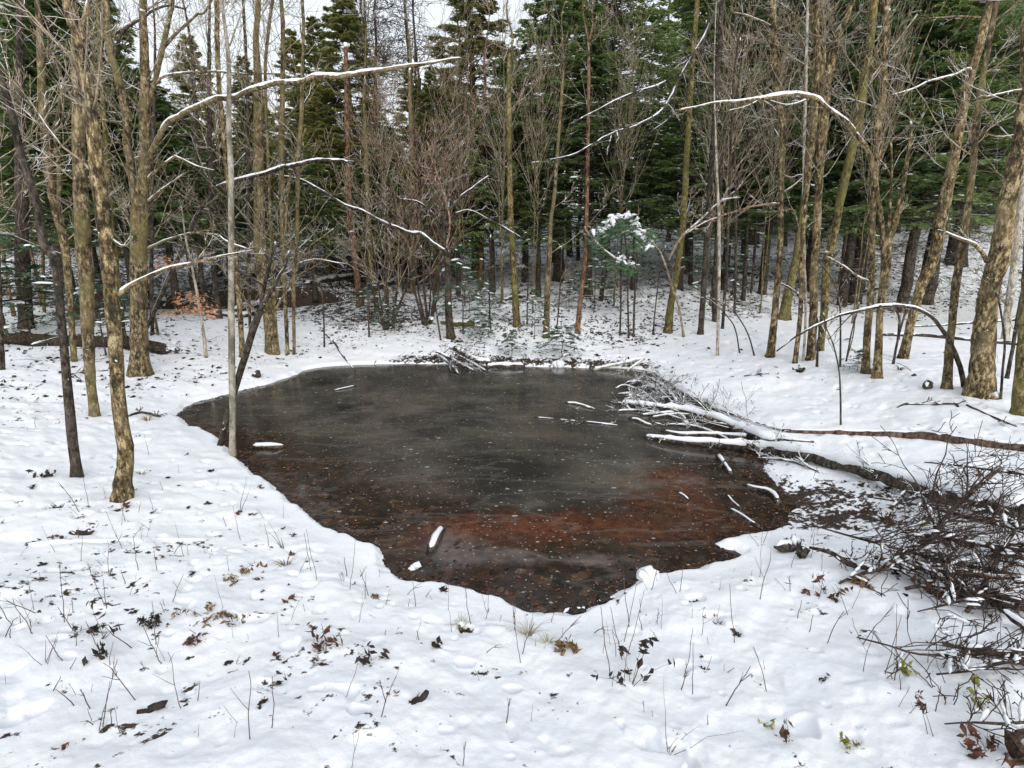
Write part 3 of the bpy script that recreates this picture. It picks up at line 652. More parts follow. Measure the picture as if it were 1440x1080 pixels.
px_tree('maple_tree', 'broad trunk splitting into three upright stems above the arched snowy limb', 'tree',
  [[(1140,505,14),(1143,459,13),(1144,423,12),(1145,378,12),(1148,342,12),(1150,288,12),(1152,243,13),(1153,216,17),(1155,162,22),(1158,120,22),(1166,95,17),(1172,72,15),(1178,50,12),(1190,25,9),(1200,-2,7)]], 'gold',
  [B(W([(1157,150),(1140,95),(1125,50),(1112,15)],5,3), tw=5, gap=.5)], limbs=[[(1155,130,12),(1151,81,11),(1145,45,9),(1142,-2,8)], [(1158,120,9),(1158,72,7),(1157,36,6),(1158,-2,5)]], crown=0.8, zmin=2.4)
px_tree('bare_tree', 'mossy dark trunk leaning right beside the broad three stemmed trunk', 'tree',
  [[(1153,493,11),(1159,441,12),(1161,396,13),(1164,360,14),(1168,351,14),(1177,306,12),(1186,261,13),(1195,225,13),(1200,198,14),(1208,162,15),(1215,108,13),(1224,54,12),(1230,-2,12)]], 'moss', crown=0.7, zmin=2.2)
px_tree('bare_tree', 'pale thin pole close to the three stemmed trunk, straight and bare', 'tree',
  [[(1130,508,4),(1133,440,4),(1131,360,4),(1130,250,4),(1133,120,5),(1136,-2,4)]], 'pale', crown=0.5, zmin=2.2)
px_tree('twin_tree', 'tall golden stem, left of the two rising from one foot with a snowy arched limb', 'tree',
  [[(1218,524,13),(1219,477,11),(1223,432,11),(1225,396,10),(1226,342,10),(1228,288,9),(1231,252,9),(1235,207,10),(1236,171,10),(1243,126,9),(1245,72,10),(1246,18,12),(1247,-2,12)],
   [(1231,528,8),(1238,440,9),(1243,390,9),(1241,324,8),(1236,288,7),(1231,252,7),(1226,224,7),(1216,205,7),(1203,187,7)]], 'gold',
  [B([(1203,187,7),(1190,171,7),(1168,157,7),(1150,141,7),(1137,137,7),(1117,134,7),(1087,137,6),(1070,138,5),(1036,143,4),(1000,147,3),(948,156,2)], dy=-0.7, tw=6, tl=.2, sk=1.25, gap=.0),
   B(W([(1140,138),(1110,148),(1080,141)],4,2), dy=-.2, tw=3, gap=0), B(W([(1075,140),(1064,126),(1060,115)],3,2), tw=3, gap=0), B(W([(1070,140),(1085,150),(1097,165),(1102,185)],3,2), tw=2, gap=0),
   B(W([(1068,141),(1050,150),(1020,157)],3,2), tw=5, gap=0), B(W([(1228,398),(1206,389),(1186,374),(1161,360)],4,2.5), tw=5, gap=0), B(W([(1225,110),(1250,75),(1290,20)],3,2), tw=6, m='twig'), B(W([(1200,150),(1222,95),(1240,60)],4,3), tw=5)], crown=0.6, zmin=2.5)
px_tree('snapped_tree', 'brown stem with a snapped top right of the tall golden twin stem', 'tree',
  [[(1235,530,14),(1236,477,11),(1238,432,10),(1245,387,14),(1247,360,13),(1249,342,12),(1259,310,10),(1267,279,8),(1274,234,6),(1280,198,5),(1281,170,3)]], 'gold',
  limbs=[W([(1250,330),(1252,288),(1254,243),(1253,198)],5,3)], crown=0.6, zmin=1.8, ext=False, branches=[B(W([(1254,252),(1246,235),(1238,226)],3,2), tw=2, snow=False)])
px_tree('leaning_tree', 'big pale trunk leaning steeply right on the right bank', 'tree',
  [[(1270,504,16),(1279,463,13),(1288,427,14),(1296,400,15),(1314,360,17),(1323,306,18),(1335,252,17),(1344,207,14),(1350,180,13),(1362,117,13),(1377,63,14),(1389,18,13),(1394,-2,12)]], 'gold',
  [B(W([(1352,150),(1366,99),(1342,106),(1310,113),(1288,125),(1252,134)],3.5,2), dy=-.3, tw=6, gap=0, sk=1.4), B(W([(1385,25),(1350,23),(1310,25),(1290,22)],3,1.5), tw=6, gap=.5)], crown=0.5, zmin=2.6)
px_tree('bare_tree', 'straight mottled trunk between the big leaning one and the thickest trunk', 'tree',
  [[(1333,546,15),(1335,490,12),(1339,454,11),(1344,400,12),(1351,360,11),(1359,306,10),(1366,252,10),(1371,198,10),(1377,144,10),(1382,108,9),(1392,55,8),(1402,-2,8)]], 'tan', crown=0.5, zmin=2.4)
px_tree('beech_tree', 'thickest mottled trunk with a dark scar near the right edge', 'tree',
  [[(1378,557,40),(1380,526,34),(1384,472,32),(1389,427,29),(1393,400,28),(1406,360,30),(1417,288,26),(1428,225,22),(1435,180,18),(1443,100,16),(1450,-2,14)]], 'gold',
  [B(W([(1388,368),(1375,348),(1360,339),(1335,330),(1319,324)],7,3), dy=-.3, tw=4, gap=0), B(W([(1440,127),(1425,128),(1402,133),(1384,137)],4,2), dy=-.2, tw=3, gap=0), B(W([(1425,190),(1405,192),(1375,185)],3,2), tw=3, snow=False)], crown=0.4, zmin=2.4)
px_tree('bare_tree', 'mossy trunk cut off by the right edge', 'tree', [[(1433,582,20),(1437,500,16),(1441,440,14),(1446,360,13),(1452,200,12),(1458,60,10)]], 'moss', crown=0.3, zmin=2.4)
px_tree('bare_tree', 'pale trunk seen between the thickest trunk and the right edge', 'tree', [[(1414,478,11),(1416,454,11),(1420,420,11),(1428,360,10),(1445,200,9),(1460,60,7)]], 'pale', crown=0.6, zmin=2.4)
for st, lb in [(W([(1408,561),(1410,520),(1413,481),(1407,436),(1400,409),(1388,390)],4,2), 'dark crooked whip in front of the pale trunk at the right edge'),
               (W([(1416,532),(1424,490),(1431,445),(1440,400),(1450,350)],6,4), 'dark stem curving right beside the trunk at the right edge'),
               (W([(1041,496),(1034,463),(1023,445),(1000,423),(975,416)],2.5,1.5), 'left one of two bent whips on the meadow below the slope'),
               (W([(1062,500),(1052,470),(1036,443),(1018,427),(995,418)],2.5,1.5), 'right one of two bent whips on the meadow below the slope'),
               (W([(1183,598),(1182,560),(1180,522),(1172,485),(1162,461),(1158,440)],3,1.5), 'long wavy whip standing alone on the open snow behind the logs'),
               (W([(1182,516),(1182,450),(1179,416),(1170,393),(1157,374),(1143,360)],3,1.8), 'snow topped whip bending left before the twin stems'),
               (W([(1190,508),(1197,470),(1205,440),(1208,425)],2.5,1.5), 'slim rod leaning right at the foot of the twin stems'),
               (W([(1256,512),(1262,480),(1270,450),(1277,430)],4,2.5), 'snow edged rod leaning against the big leaning trunk'),
               (W([(1263,478),(1265,450),(1262,440),(1256,425)],4,3), 'short crooked stub beyond the snapped stem'),
               (W([(1149,516),(1150,490),(1150,478)],4,3), 'short stub below the three stemmed trunk')]:
    px_tree('sapling', lb, 'sapling', [st], 'dark', crown=0.5, zmin=0.5, ext=False, rmin=0.003, lf=0.35)
px_tree('arching_sapling', 'dark sapling bent into a full arch with snow along its back, right bank', 'sapling',
  [W([(1359,545),(1350,516),(1335,479),(1321,458),(1310,445),(1292,435),(1276,431),(1243,430),(1220,434),(1203,439),(1180,444),(1153,456),(1121,472),(1092,494)],8,2.5)], 'dark',
  [B(W([(1310,445),(1292,435),(1276,431),(1243,430),(1220,434),(1203,439),(1180,444),(1153,456),(1121,472)],5.5,3), tw=0, gap=-.2, sk=1.1), B(W([(1203,439),(1200,470),(1190,508)],2,1.5), snow=False, tw=2), B(W([(1200,440),(1185,455),(1165,478)],2,1.5), snow=False, tw=2)], crown=0.0, ext=False)
px_tree('arching_sapling', 'small snow edged sapling bent left below the three stemmed trunk', 'sapling',
  [W([(1153,494),(1152,460),(1141,429),(1125,416),(1108,403),(1087,395)],3,2)], 'dark', [B(W([(1141,429),(1125,416),(1108,403),(1087,395)],3,2), tw=3, gap=-.2, sk=1.2)], crown=0.0, ext=False)
px_tree('dying_tree', 'dark tree whose bare snowy limb hangs down into view over the far slope', 'tree',
  [[(985,470,9),(990,400,9),(996,300,9),(1004,180,8),(1010,90,8),(1014,20,8),(1012,-30,7)]], 'dark',
  [B([(1014,-10,6),(1004,20,6),(985,60,5.5),(960,100,5),(943,140,5),(925,160,4.5),(907,170,4),(880,182,4),(850,192,3.5),(833,203,3),(797,221,2.5),(770,224,1.5)], dy=-1.2, tw=12, tl=.3, gap=.42, sk=.9),
   B(W([(960,100),(925,120),(890,130),(850,150),(815,168)],4,2), dy=-.5, tw=8, gap=.3), B(W([(950,125),(945,160),(930,175),(910,188)],3,2), tw=6)], crown=1.0, zmin=2.5, twigmat='twigdark')
# ------------------------------------------------------------------ beech leaves on the orange sapling
def leaf_cards(mb, C, size, flat=0.6, lw=0.5):
    n = len(C)
    d = nrm(rng.normal(0, 1, (n, 3))*np.array([1, 1, flat])); u = nrm(np.cross(d, rng.normal(0, 1, (n, 3)))); s = size*(0.6+0.8*rng.random(n))
    w_ = u*(s*lw)[:, None]; l = d*s[:, None]; bend = np.cross(d, u)*(s*0.15)[:, None]
    V = np.stack([C-l, C-w_*.9+bend-l*.2, C+l, C+w_*.9+bend-l*.2], 1).reshape(-1, 3)
    mb.add(V, (np.arange(n)*4)[:, None]+np.arange(4)[None])
b = np.array(BEECH.location); pts = []
for cx, cy, rx, ry, n in [(270,420,28,8,60),(285,437,22,8,70),(255,432,16,6,26),(232,372,10,14,30),(240,441,14,5,20),(298,447,8,3,16)]:
    for _ in range(n):
        p = at_y(cx+rng.normal(0, rx*0.5), cy+rng.normal(0, ry*0.5), b[1]+rng.normal(0, 0.15)); pts.append(p)
mb = MB(); pts = np.array(pts); leaf_cards(mb, pts, 0.035); mb.build('leaves', M['orange'], BEECH, b)
mb = MB()
q = pts[::4]; e = np.array([np.interp(0.0, [0, 1], [b[0], b[0]])-0.0, b[1], 0]); st = np.column_stack([np.full(len(q), at_y(279, 420, b[1])[0]), np.full(len(q), b[1]), q[:, 2]+0.03])
tubes(mb, np.stack([st, (st+q)/2+[0, 0, .03], q], 1), np.tile([0.004, 0.003, 0.002], (len(q), 1)), 3); mb.build('crown', M['twig'], BEECH, b)

# ------------------------------------------------------------------ evergreen prototypes
def hemlock(H, Lm, hb, nbr, ns, nl, lsz, droop, fol, bk, snow=0.0, dead=0, tr=0.16, pw=0.75, seed=0):
    global rng
    rng = np.random.default_rng(seed)
    root = bpy.data.objects.new('hemlock_tree', None); COL.objects.link(root)
    zz = np.linspace(-0.3, H, 26); P = np.stack([0.05*np.cumsum(rng.normal(0, .5, 26))*0.3, 0.05*np.cumsum(rng.normal(0, .5, 26))*0.3, zz], 1); r = tr*(1-zz.clip(0)/H*0.95)
    mb = MB(); trunk_tube(mb, P, r, 9); mb.build('trunk', M[bk], root)
    u = np.sort(rng.random(nbr))**0.9; z = hb+(H*0.985-hb)*u
    az = np.arange(nbr)*2.4+rng.normal(0, .5, nbr)
    L = (Lm*(1-u)**pw*(0.65+0.45*rng.random(nbr))+0.12)
    D = np.stack([np.cos(az), np.sin(az), 0.10+0.35*u+rng.normal(0, .16, nbr)], 1)
    S = np.stack([np.zeros(nbr), np.zeros(nbr), z], 1)
    bp, br = grow(S, D, L, np.clip(0.018*L, .006, .05), 7, -droop, 0.05)
    mw = MB(); tubes(mw, bp, br, 4)
    if dead:
        zd = rng.random(dead)*hb*0.95+0.5; ad = rng.random(dead)*6.28
        Dd = np.stack([np.cos(ad), np.sin(ad), rng.normal(0, .2, dead)], 1)
        twigs(mw, np.stack([0*zd, 0*zd, zd], 1), Dd, 0.5+1.0*rng.random(dead), np.full(dead, .008), rmin=.005, k2=4, k3=2, up=-.1)
    mw.build('crown', M['twigdark'], root)
    # sprays
    t = 0.12+0.86*np.sqrt(rng.random((nbr, ns))); x = t*6; i = np.clip(x.astype(int), 0, 5); f = (x-i)[..., None]; n = np.arange(nbr)[:, None]
    base = bp[n, i]*(1-f)+bp[n, i+1]*f; T = nrm(bp[n, i+1]-bp[n, i])
    side = np.cross(T, [0, 0, 1.0])*np.where(rng.random((nbr, ns)) < .5, 1, -1)[..., None]
    sd = nrm(side*0.9+T*0.65+np.array([0, 0, -0.18])+rng.normal(0, .12, T.shape))
    sl = (0.16+0.42*(1-t))*np.minimum(L, 1.6)[:, None]*(0.6+0.6*rng.random((nbr, ns)))
    base = base.reshape(-1, 3); sd = sd.reshape(-1, 3); sl = sl.ravel()
    k = (np.arange(nl)+rng.random((len(base), nl)))/nl
    C = base[:, None]+sd[:, None]*(sl[:, None]*k)[..., None]; C[..., 2] -= 0.25*sl[:, None]*k**2
    C += rng.normal(0, lsz*0.35, C.shape)
    C = C.reshape(-1, 3); dd = np.repeat(sd, nl, 0)
    d = nrm(dd+rng.normal(0, .55, C.shape)*np.array([1, 1, .6])); wv = nrm(np.cross(d, np.array([0, 0, 1.0])+rng.normal(0, .35, C.shape)))
    s = lsz*(0.6+0.8*rng.random(len(C)))
    V = np.stack([C-d*s[:, None], C-wv*(s*.33)[:, None], C+d*s[:, None], C+wv*(s*.33)[:, None]], 1)
    mf = MB(); mf.add(V.reshape(-1, 3), (np.arange(len(C))*4)[:, None]+np.arange(4)[None]); mf.build('foliage', M[fol], root, smooth=False)
    if snow > 0:
        j = rng.random(len(base)) < snow*(0.3+0.7*(vn(base[:, 0]*1.3+50, base[:, 2]*1.6+9, seed) > 0.5))
        k2 = rng.random(j.sum()); C = base[j]+sd[j]*(sl[j]*k2*0.8)[:, None]+[0, 0, .015]
        s = 0.55+0.9*rng.random(len(C)); ms = MB(); lumps(ms, C, sd[j], 0.09*s, 0.035*s, 0.022*s); ms.build('snow_clumps', M['snow'], root)
    return root
rng = np.random.default_rng(3)
PROTO = {
 'deepA': hemlock(11, 2.6, 3.3, 250, 17, 14, .058, .10, 'deep', 'dark', .05, 34, .19, seed=21),
 'deepB': hemlock(13, 2.4, 3.6, 250, 17, 14, .06, .16, 'deep', 'dark', .03, 40, .21, seed=22),
 'hemA': hemlock(10, 2.2, 2.8, 250, 17, 14, .052, .16, 'hem', 'dark', .10, 14, .16, seed=23),
 'hemB': hemlock(12, 1.9, 3.2, 200, 18, 14, .055, .20, 'hem', 'red', .03, 30, .17, seed=24),
 'oliA': hemlock(12, 1.7, 2.0, 240, 15, 14, .055, .10, 'olive', 'tan', .0, 30, .16, .85, seed=25),
 'oliB': hemlock(10, 1.4, 2.0, 190, 17, 14, .052, .05, 'olive', 'tan', .0, 26, .14, .9, seed=26),
 'rowA': hemlock(11, 2.5, .4, 170, 16, 10, .075, .12, 'deep', 'dark', .04, 10, .18, seed=27),
 'rowB': hemlock(12, 2.2, .4, 170, 16, 10, .075, .10, 'olive', 'dark', .0, 10, .17, seed=28),
}
PH = {'rowA': 11, 'rowB': 12, 'deepA': 11, 'deepB': 13, 'hemA': 10, 'hemB': 12, 'oliA': 12, 'oliB': 10}
used = set()
def place(key, loc, s, label, group, rz=None, sz=None, cat='tree'):
    rz = random.random()*6.28 if rz is None else rz
    src = PROTO[key]
    if key not in used:
        used.add(key); src.location = loc; src.rotation_euler = (0, 0, rz); src.scale = (s, s, sz or s); tag(src, label, cat, group); return src
    return dup(src, loc, rz, s, label, group, sz)
def evergreen(key, px, apex, Y, label, group=None, wid=1.0):
    """an evergreen whose top shows at pixel (px, apex) and stands Y metres away"""
    top = at_y(px, apex, Y); g = h1(top[0], Y); s = (top[2]-g)/PH[key]
    o = place(key, (top[0], Y, g), s*wid*1.22, label, group, sz=s); return o
EV = [
 ('oliA', 662, -95, 16, 1.5, 'tall olive green evergreen rising above the middle of the far shore'),
 ('hemA', 795, -60, 15.5, 1.35, 'rich green broad hemlock beside the pale gap over the far shore'),
 ('hemA', 868, -120, 19, 1.3, 'tall green hemlock filling the sky behind the hanging snowy limb'),
 ('oliA', 478, -25, 18, 1.5, 'olive evergreen whose tip reaches the open sky above the reddish trunk'),
 ('oliB', 408, 42, 20, 1.3, 'narrow olive spire behind the bushy tan clump'),
 ('oliA', 262, 45, 20, 1.4, 'olive spire against the sky behind the long snow covered limb'),
 ('oliA', 300, 130, 18, 1.3, 'short olive evergreen under the long snow covered limb'),
 ('deepB', 720, 60, 25, 1.2, 'dark hemlock whose tip stands in the pale gap over the far shore'),
 ('oliA', 575, 90, 17, 1.3, 'olive spire right of the reddish bare crowns'),
 ('hemA', 75, -90, 14, 1.2, 'bright green hemlock behind the leaning left edge stems'),
 ('hemA', 15, -10, 17, 1.3, 'green hemlock filling the left edge'),
 ('hemA', 150, 60, 15.5, 1.2, 'dark green hemlock between the near left trunks and the big forked tree'),
 ('hemB', 345, 150, 22, 1.3, 'dull green hemlock low behind the smooth grey pole'),
 ('deepA', 450, 130, 21, 1.2, 'dark hemlock low behind the reddish trunk'),
 ('hemA', 545, 175, 17.5, 1.2, 'dark hemlock filling the space over the hollow'),
 ('deepA', 630, 150, 16.5, 1.2, 'dark hemlock directly behind the broken black trunk'),
 ('deepA', 740, 120, 15.5, 1.2, 'dark hemlock behind the pale brown bank trunk'),
 ('hemA', 905, 140, 14.5, 1.3, 'green hemlock with snow dabs behind the snow laden little hemlock'),
 ('deepA', 985, 90, 16.5, 1.3, 'dark hemlock behind the mossy flared trunk'),
 ('hemA', 1045, 100, 14.5, 1.3, 'green hemlock with snowy boughs left of the slim golden trunk'),
 ('hemB', 1040, -190, 24, 1.4, 'tall hemlock high above the slim golden trunk'),
 ('deepB', 1110, -160, 22, 1.4, 'tall dark hemlock behind the arched snowy limb'),
 ('hemA', 1180, 60, 15.5, 1.4, 'hemlock with snowy boughs behind the three stemmed trunk'),
 ('deepA', 1275, -60, 14.5, 1.4, 'dark hemlock between the twin stems and the big leaning trunk'),
 ('deepB', 1215, -260, 24, 1.5, 'very tall dark hemlock above the twin stems'),
 ('deepB', 1330, -260, 22, 1.5, 'very tall dark hemlock behind the big leaning trunk'),
 ('deepA', 1400, -120, 14.5, 1.4, 'dark hemlock beyond the thickest trunk'),
 ('deepB', 1460, -240, 19, 1.5, 'dark hemlock closing the right edge'),
 ('hemA', 35, 60, 12.0, 1.1, 'bright green hemlock between the bent dark trunk and the left edge'),
 ('hemA', 125, 30, 12.6, 1.1, 'bright green hemlock hidden by the stout flaky trunk'),
 ('hemA', 235, 140, 14.5, 1.2, 'green hemlock under the long snow covered limb beside the big forked tree'),
 ('hemA', 300, 190, 16.5, 1.1, 'green hemlock just left of the smooth grey pole'),
 ('hemA', 425, 200, 15.0, 1.2, 'green hemlock low behind the bushy tan clump'),
 ('hemA', 200, 90, 13.2, 1.1, 'green hemlock behind the trunk of the big forked tree'),
 ('oliA', 345, 110, 17.5, 1.2, 'olive evergreen between the smooth grey pole and the tan clump'),
 ('hemA', 760, 180, 14.2, 1.2, 'green hemlock low over the pale brown bank trunk'),
 ('hemA', 640, 215, 14.6, 1.2, 'green hemlock low behind the broken black trunk'),
 ('hemA', 560, 230, 15.2, 1.2, 'green hemlock low over the dark hollow'),
 ('hemA', 1240, 40, 14.0, 1.2, 'green hemlock between the twin stems and the three stemmed trunk'),
 ('hemA', 1345, -20, 13.6, 1.2, 'green hemlock behind the big leaning trunk'),
 ('oliA', 440, 20, 19.0, 1.3, 'tall olive evergreen standing right behind the bushy tan clump'),
 ('oliA', 340, 75, 21.0, 1.3, 'olive evergreen in the bright gap right of the smooth grey pole'),
 ('hemA', 55, -40, 12.5, 1.2, 'tall green hemlock reaching the top edge behind the bent dark trunk'),
 ('oliA', 605, 95, 15.2, 1.2, 'olive evergreen between the broken black trunk and the reddish crowns'),
 ('hemA', 690, 130, 14.6, 1.2, 'green hemlock just behind the mossy flared trunk over the floating log'),
 ('hemA', 835, 60, 14.2, 1.2, 'green hemlock over the stout reddish trunk'),
 ('hemA', 975, 130, 14.0, 1.2, 'green hemlock with snow dabs at the pale thin pole'),
 ('hemA', 1110, 60, 14.4, 1.2, 'green hemlock between the slim golden and the three stemmed trunks'),
 ('oliB', 440, 110, 17.0, 1.2, 'olive evergreen just right of the bushy tan clump'),
 ('hemA', 505, 230, 16.5, 1.2, 'small green hemlock over the reddish trunk by the hollow'),
]
for key, px, ap, Y, wid, lb in EV: evergreen(key, px, ap, Y, lb, None, wid)
# the wood behind: rows of hemlocks nothing tells apart
GAPS = [(150, 470, 120), (480, 600, 95), (700, 750, 120), (905, 955, 150)]
k = 0
for row, (Y, n) in enumerate([(27, 17), (31, 18), (36, 20), (43, 22), (52, 22)]):
    for i in range(n):
        px = -260+(1960)*(i+0.5+0.35*rng.normal())/n
        ap = 40-170*rng.random() if px > 960 else 150+rng.normal(0, 45)
        if px < 130: ap = 60-80*rng.random()
        for g0, g1, gy in GAPS:
            if g0 < px < g1: ap = max(ap, gy+60*rng.random())
        key = rng.choice(['rowA', 'rowA', 'hemB'] if px > 700 else ['rowA', 'rowB', 'rowB', 'hemB'])
        side = 'right' if px > 960 else ('left' if px < 440 else 'middle')
        lb = {'right': 'dark hemlock lost in the solid evergreen wall above the right slope', 'left': 'dull hemlock in the wood beyond the brook on the left', 'middle': 'hemlock in the evergreen mass above the middle slope'}[side]
        evergreen(str(key), px, ap, Y+rng.normal(0, 1.2), lb, {'right': 'hemlocks in the wall above the right slope', 'left': 'hemlocks beyond the brook', 'middle': 'hemlocks above the middle slope'}[side], 1.45)
# bare dark trunks on the slope
PROTO['pole'] = None
def pole_proto():
    root = bpy.data.objects.new('forest_tree', None); COL.objects.link(root)
    zz = np.linspace(-.3, 9, 24); P = np.stack([np.cumsum(rng.normal(0, .03, 24)), np.cumsum(rng.normal(0, .03, 24)), zz], 1)
    mb = MB(); trunk_tube(mb, P, .085*(1-zz.clip(0)/9*.75), 9); mb.build('trunk', M['dark'], root)
    mb = MB(); nd = 70; zd = 1.0+8*rng.random(nd); ad = rng.random(nd)*6.28
    twigs(mb, np.stack([np.interp(zd, zz, P[:, 0]), np.interp(zd, zz, P[:, 1]), zd], 1), np.stack([np.cos(ad), np.sin(ad), .1+0*ad], 1), .5+1.1*rng.random(nd), np.full(nd, .009), rmin=.006, k2=5, k3=3, up=-.05)
    mb.build('crown', M['twigdark'], root); return root
PROTO['pole'] = pole_proto()
for i in range(26):
    px = rng.uniform(420, 1440); py = rng.uniform(335, 385) if px < 1050 else rng.uniform(305, 350)
    p = hit(px, py, 27); right = px > 1000
    place('pole', p, .75+.6*rng.random(), 'dark trunk among many high on the right slope' if right else 'dark trunk among many at the top of the middle slope',
          'dark trunks high on the right slope' if right else 'dark trunks at the top of the middle slope', sz=1.0)
# ------------------------------------------------------------------ bare broadleaf prototypes
def bare_proto(name, H, stems, spread, nl, mat, tm, seed, r0=.05, low=.15, up=.3, k2=8, k3=6, rmin=.005, lf=1.0):
    global rng
    rng = np.random.default_rng(seed)
    root = bpy.data.objects.new(name, None); COL.objects.link(root)
    S, D, L, Rr = [], [], [], []; mt = MB()
    for s_ in range(stems):
        az = rng.random()*6.28; tilt = spread*(0.3+rng.random()) if stems > 1 else .03
        d = np.array([math.cos(az)*tilt, math.sin(az)*tilt, 1.0]); d /= np.linalg.norm(d)
        P, r = grow(np.array([[math.cos(az)*.05*(stems > 1), math.sin(az)*.05*(stems > 1), -.1]]), d[None], np.array([H*(.75+.35*rng.random())]), np.array([r0*(.7+.5*rng.random())]), 16, .02, .05, tip=.12)
        trunk_tube(mt, P[0], r[0], 8)
        s, dd, l, rr = kids(P, r, nl, low, .98, .75, .33*lf, .5, .5)
        S.append(s); D.append(dd); L.append(l); Rr.append(np.maximum(rr, .006))
    mt.build('trunk', M[mat], root)
    mb = MB(); twigs(mb, np.vstack(S), np.vstack(D), np.concatenate(L), np.concatenate(Rr), up=up, k2=k2, k3=k3, rmin=rmin, wob=.10); mb.build('crown', M[tm], root)
    return root
PROTO['fan'] = bare_proto('bare_shrub_tree', 3.6, 7, .38, 11, 'twigdark', 'twig', 41, r0=.024, low=.2, k2=5, k3=3, rmin=.003)
PROTO['fanred'] = bare_proto('bare_shrub_tree', 4.6, 6, .30, 12, 'twigdark', 'twigred', 42, r0=.03, low=.2, k2=5, k3=3, rmin=.003)
PROTO['maple'] = bare_proto('bare_maple', 10, 1, 0, 34, 'tan', 'twig', 43, r0=.10, low=.2, k2=6, k3=4, rmin=.0042)
PROTO['maplered'] = bare_proto('bare_maple', 10, 2, .12, 30, 'red', 'twigred', 44, r0=.08, low=.3, k2=6, k3=5, rmin=.005, lf=.9)
PROTO['young'] = bare_proto('young_bare_tree', 7, 1, 0, 26, 'gold', 'twig', 45, r0=.05, low=.25, k2=4, k3=4, rmin=.003)
PROTO['slim'] = bare_proto('young_bare_tree', 7.5, 2, .10, 22, 'tan', 'twig', 46, r0=.028, low=.3, up=.5, k2=4, k3=3, rmin=.0026)
PH.update(slim=7.5, maple=10, maplered=10, young=7, fan=3.6, fanred=4.6)
def bare(key, px, py, apex, label, group=None, wid=1.0):
    p = hit(px, py); t = at_y(px, apex, p[1]); s = (t[2]-p[2])/PH[key]; return place(key, p, s*wid, label, group, sz=s)
for key, px, py, ap, wd, lb in [
 ('fan', 545, 462, 150, 1.0, 'fan of brown twigs springing up left of the broken black trunk'),
 ('fanred', 600, 455, 60, 0.9, 'tall reddish fan of twigs behind the broken black trunk'),
 ('maple', 706, 425, -130, 0.7, 'bare yellowish tree rising before the tall olive evergreen'),
 ('young', 1000, 430, -80, 0.9, 'bare twiggy tree before the dark hemlocks right of the pond end'),
 ('young', 1180, 400, -60, 0.9, 'bare twiggy tree behind the three stemmed trunk'),
 ('maplered', 520, 380, 10, 0.62, 'red brown bare crown against the sky, widest of the reddish crowns'),
 ('young', 330, 430, -40, 0.9, 'bare tree with fine twigs in the bright gap behind the grey pole'),
 ('young', 60, 430, -60, 0.9, 'bare tree beyond the brook behind the bent dark trunk'),
 ('young', 20, 445, 20, 1.0, 'bare tree beyond the brook at the left edge'),
 ('slim', 545, 420, 0, 0.62, 'slender bare tree above the dark hollow'),
 ('slim', 655, 430, -40, 0.62, 'slender bare tree right of the broken black trunk'),
 ('slim', 748, 440, -50, 0.62, 'slender bare tree between the mossy and the pale brown bank trunks'),
 ('slim', 862, 430, -40, 0.62, 'slender bare tree right of the crooked dark trunk'),
 ('slim', 985, 450, -60, 0.62, 'slender bare tree between the mossy flared trunk and the pale pole'),
 ('slim', 1070, 440, -60, 0.62, 'slender bare tree just left of the slim golden trunk'),
 ('slim', 1200, 455, -100, 0.62, 'slender bare tree touching the twin stems'),
 ('young', 222, 470, -40, 0.62, 'slender bare tree hard by the big forked tree'),
]: bare(key, px, py, ap, lb, None, wd)

# ------------------------------------------------------------------ small evergreens
PROTO['sapA'] = hemlock(2.0, .75, .5, 34, 12, 7, .032, .25, 'sap', 'dark', .10, 0, .018, seed=51)
PROTO['sapB'] = hemlock(1.1, .6, .1, 30, 12, 7, .03, .25, 'sap', 'dark', .16, 0, .012, seed=52)
for key in ('sapA', 'sapB'): PROTO[key].name = 'hemlock_sapling'
PH.update(sapA=2.0, sapB=1.1)
for key, px, py, ap, wd, lb in [
 ('sapA', 652, 470, 345, 1.1, 'sparse green sapling right beside the broken black trunk'), ('sapA', 688, 462, 395, 1.2, 'spindly green sapling above the snowy log afloat'),
 ('sapA', 660, 440, 380, 1.0, 'small green sapling behind the broken black trunk'), ('sapB', 675, 478, 440, 1.3, 'low spreading green sapling left of the floating log'),
 ('sapB', 790, 502, 458, 1.6, 'dense low hemlock at the water edge right of the floating log'), ('sapB', 720, 500, 465, 1.3, 'low green sapling right above the floating log'),
 ('sapA', 541, 470, 420, 1.0, 'thin green sapling on the snow right of the reddish trunk'), ('sapA', 555, 470, 425, .9, 'thin green sapling, second right of the reddish trunk'),
 ('sapA', 752, 478, 405, .9, 'thin green sapling touching the pale brown bank trunk'), ('sapB', 520, 440, 400, 1.2, 'small green bush at the foot of the mossy dark trunk by the hollow'),
 ('sapB', 1205, 522, 492, 1.6, 'frosted low bush at the foot of the twin stems'), ('sapA', 1030, 415, 320, 1.3, 'snow dusted hemlock sapling between dark trunks on the right slope'),
 ('sapA', 985, 420, 320, 1.2, 'snow dusted hemlock sapling behind the pale pole'), ('sapA', 835, 440, 350, 1.1, 'green sapling between the reddish trunks and the crooked dark one'),
 ('sapA', 150, 500, 380, 1.5, 'green hemlock sapling behind the nearest left trunks'), ('sapA', 178, 480, 410, 1.3, 'green hemlock sapling touching the big forked tree'),
 ('sapB', 45, 470, 370, 1.5, 'green hemlock sapling beyond the brook bank'), ('sapA', 8, 470, 300, 1.5, 'dense green sapling at the left edge by the brook'),
 ('sapB', 800, 432, 395, 1.2, 'small evergreen high on the middle slope'), ('sapA', 1145, 395, 330, 1.3, 'snow dusted sapling behind the three stemmed trunk')]:
    bare(key, px, py, ap, lb, None, wd)
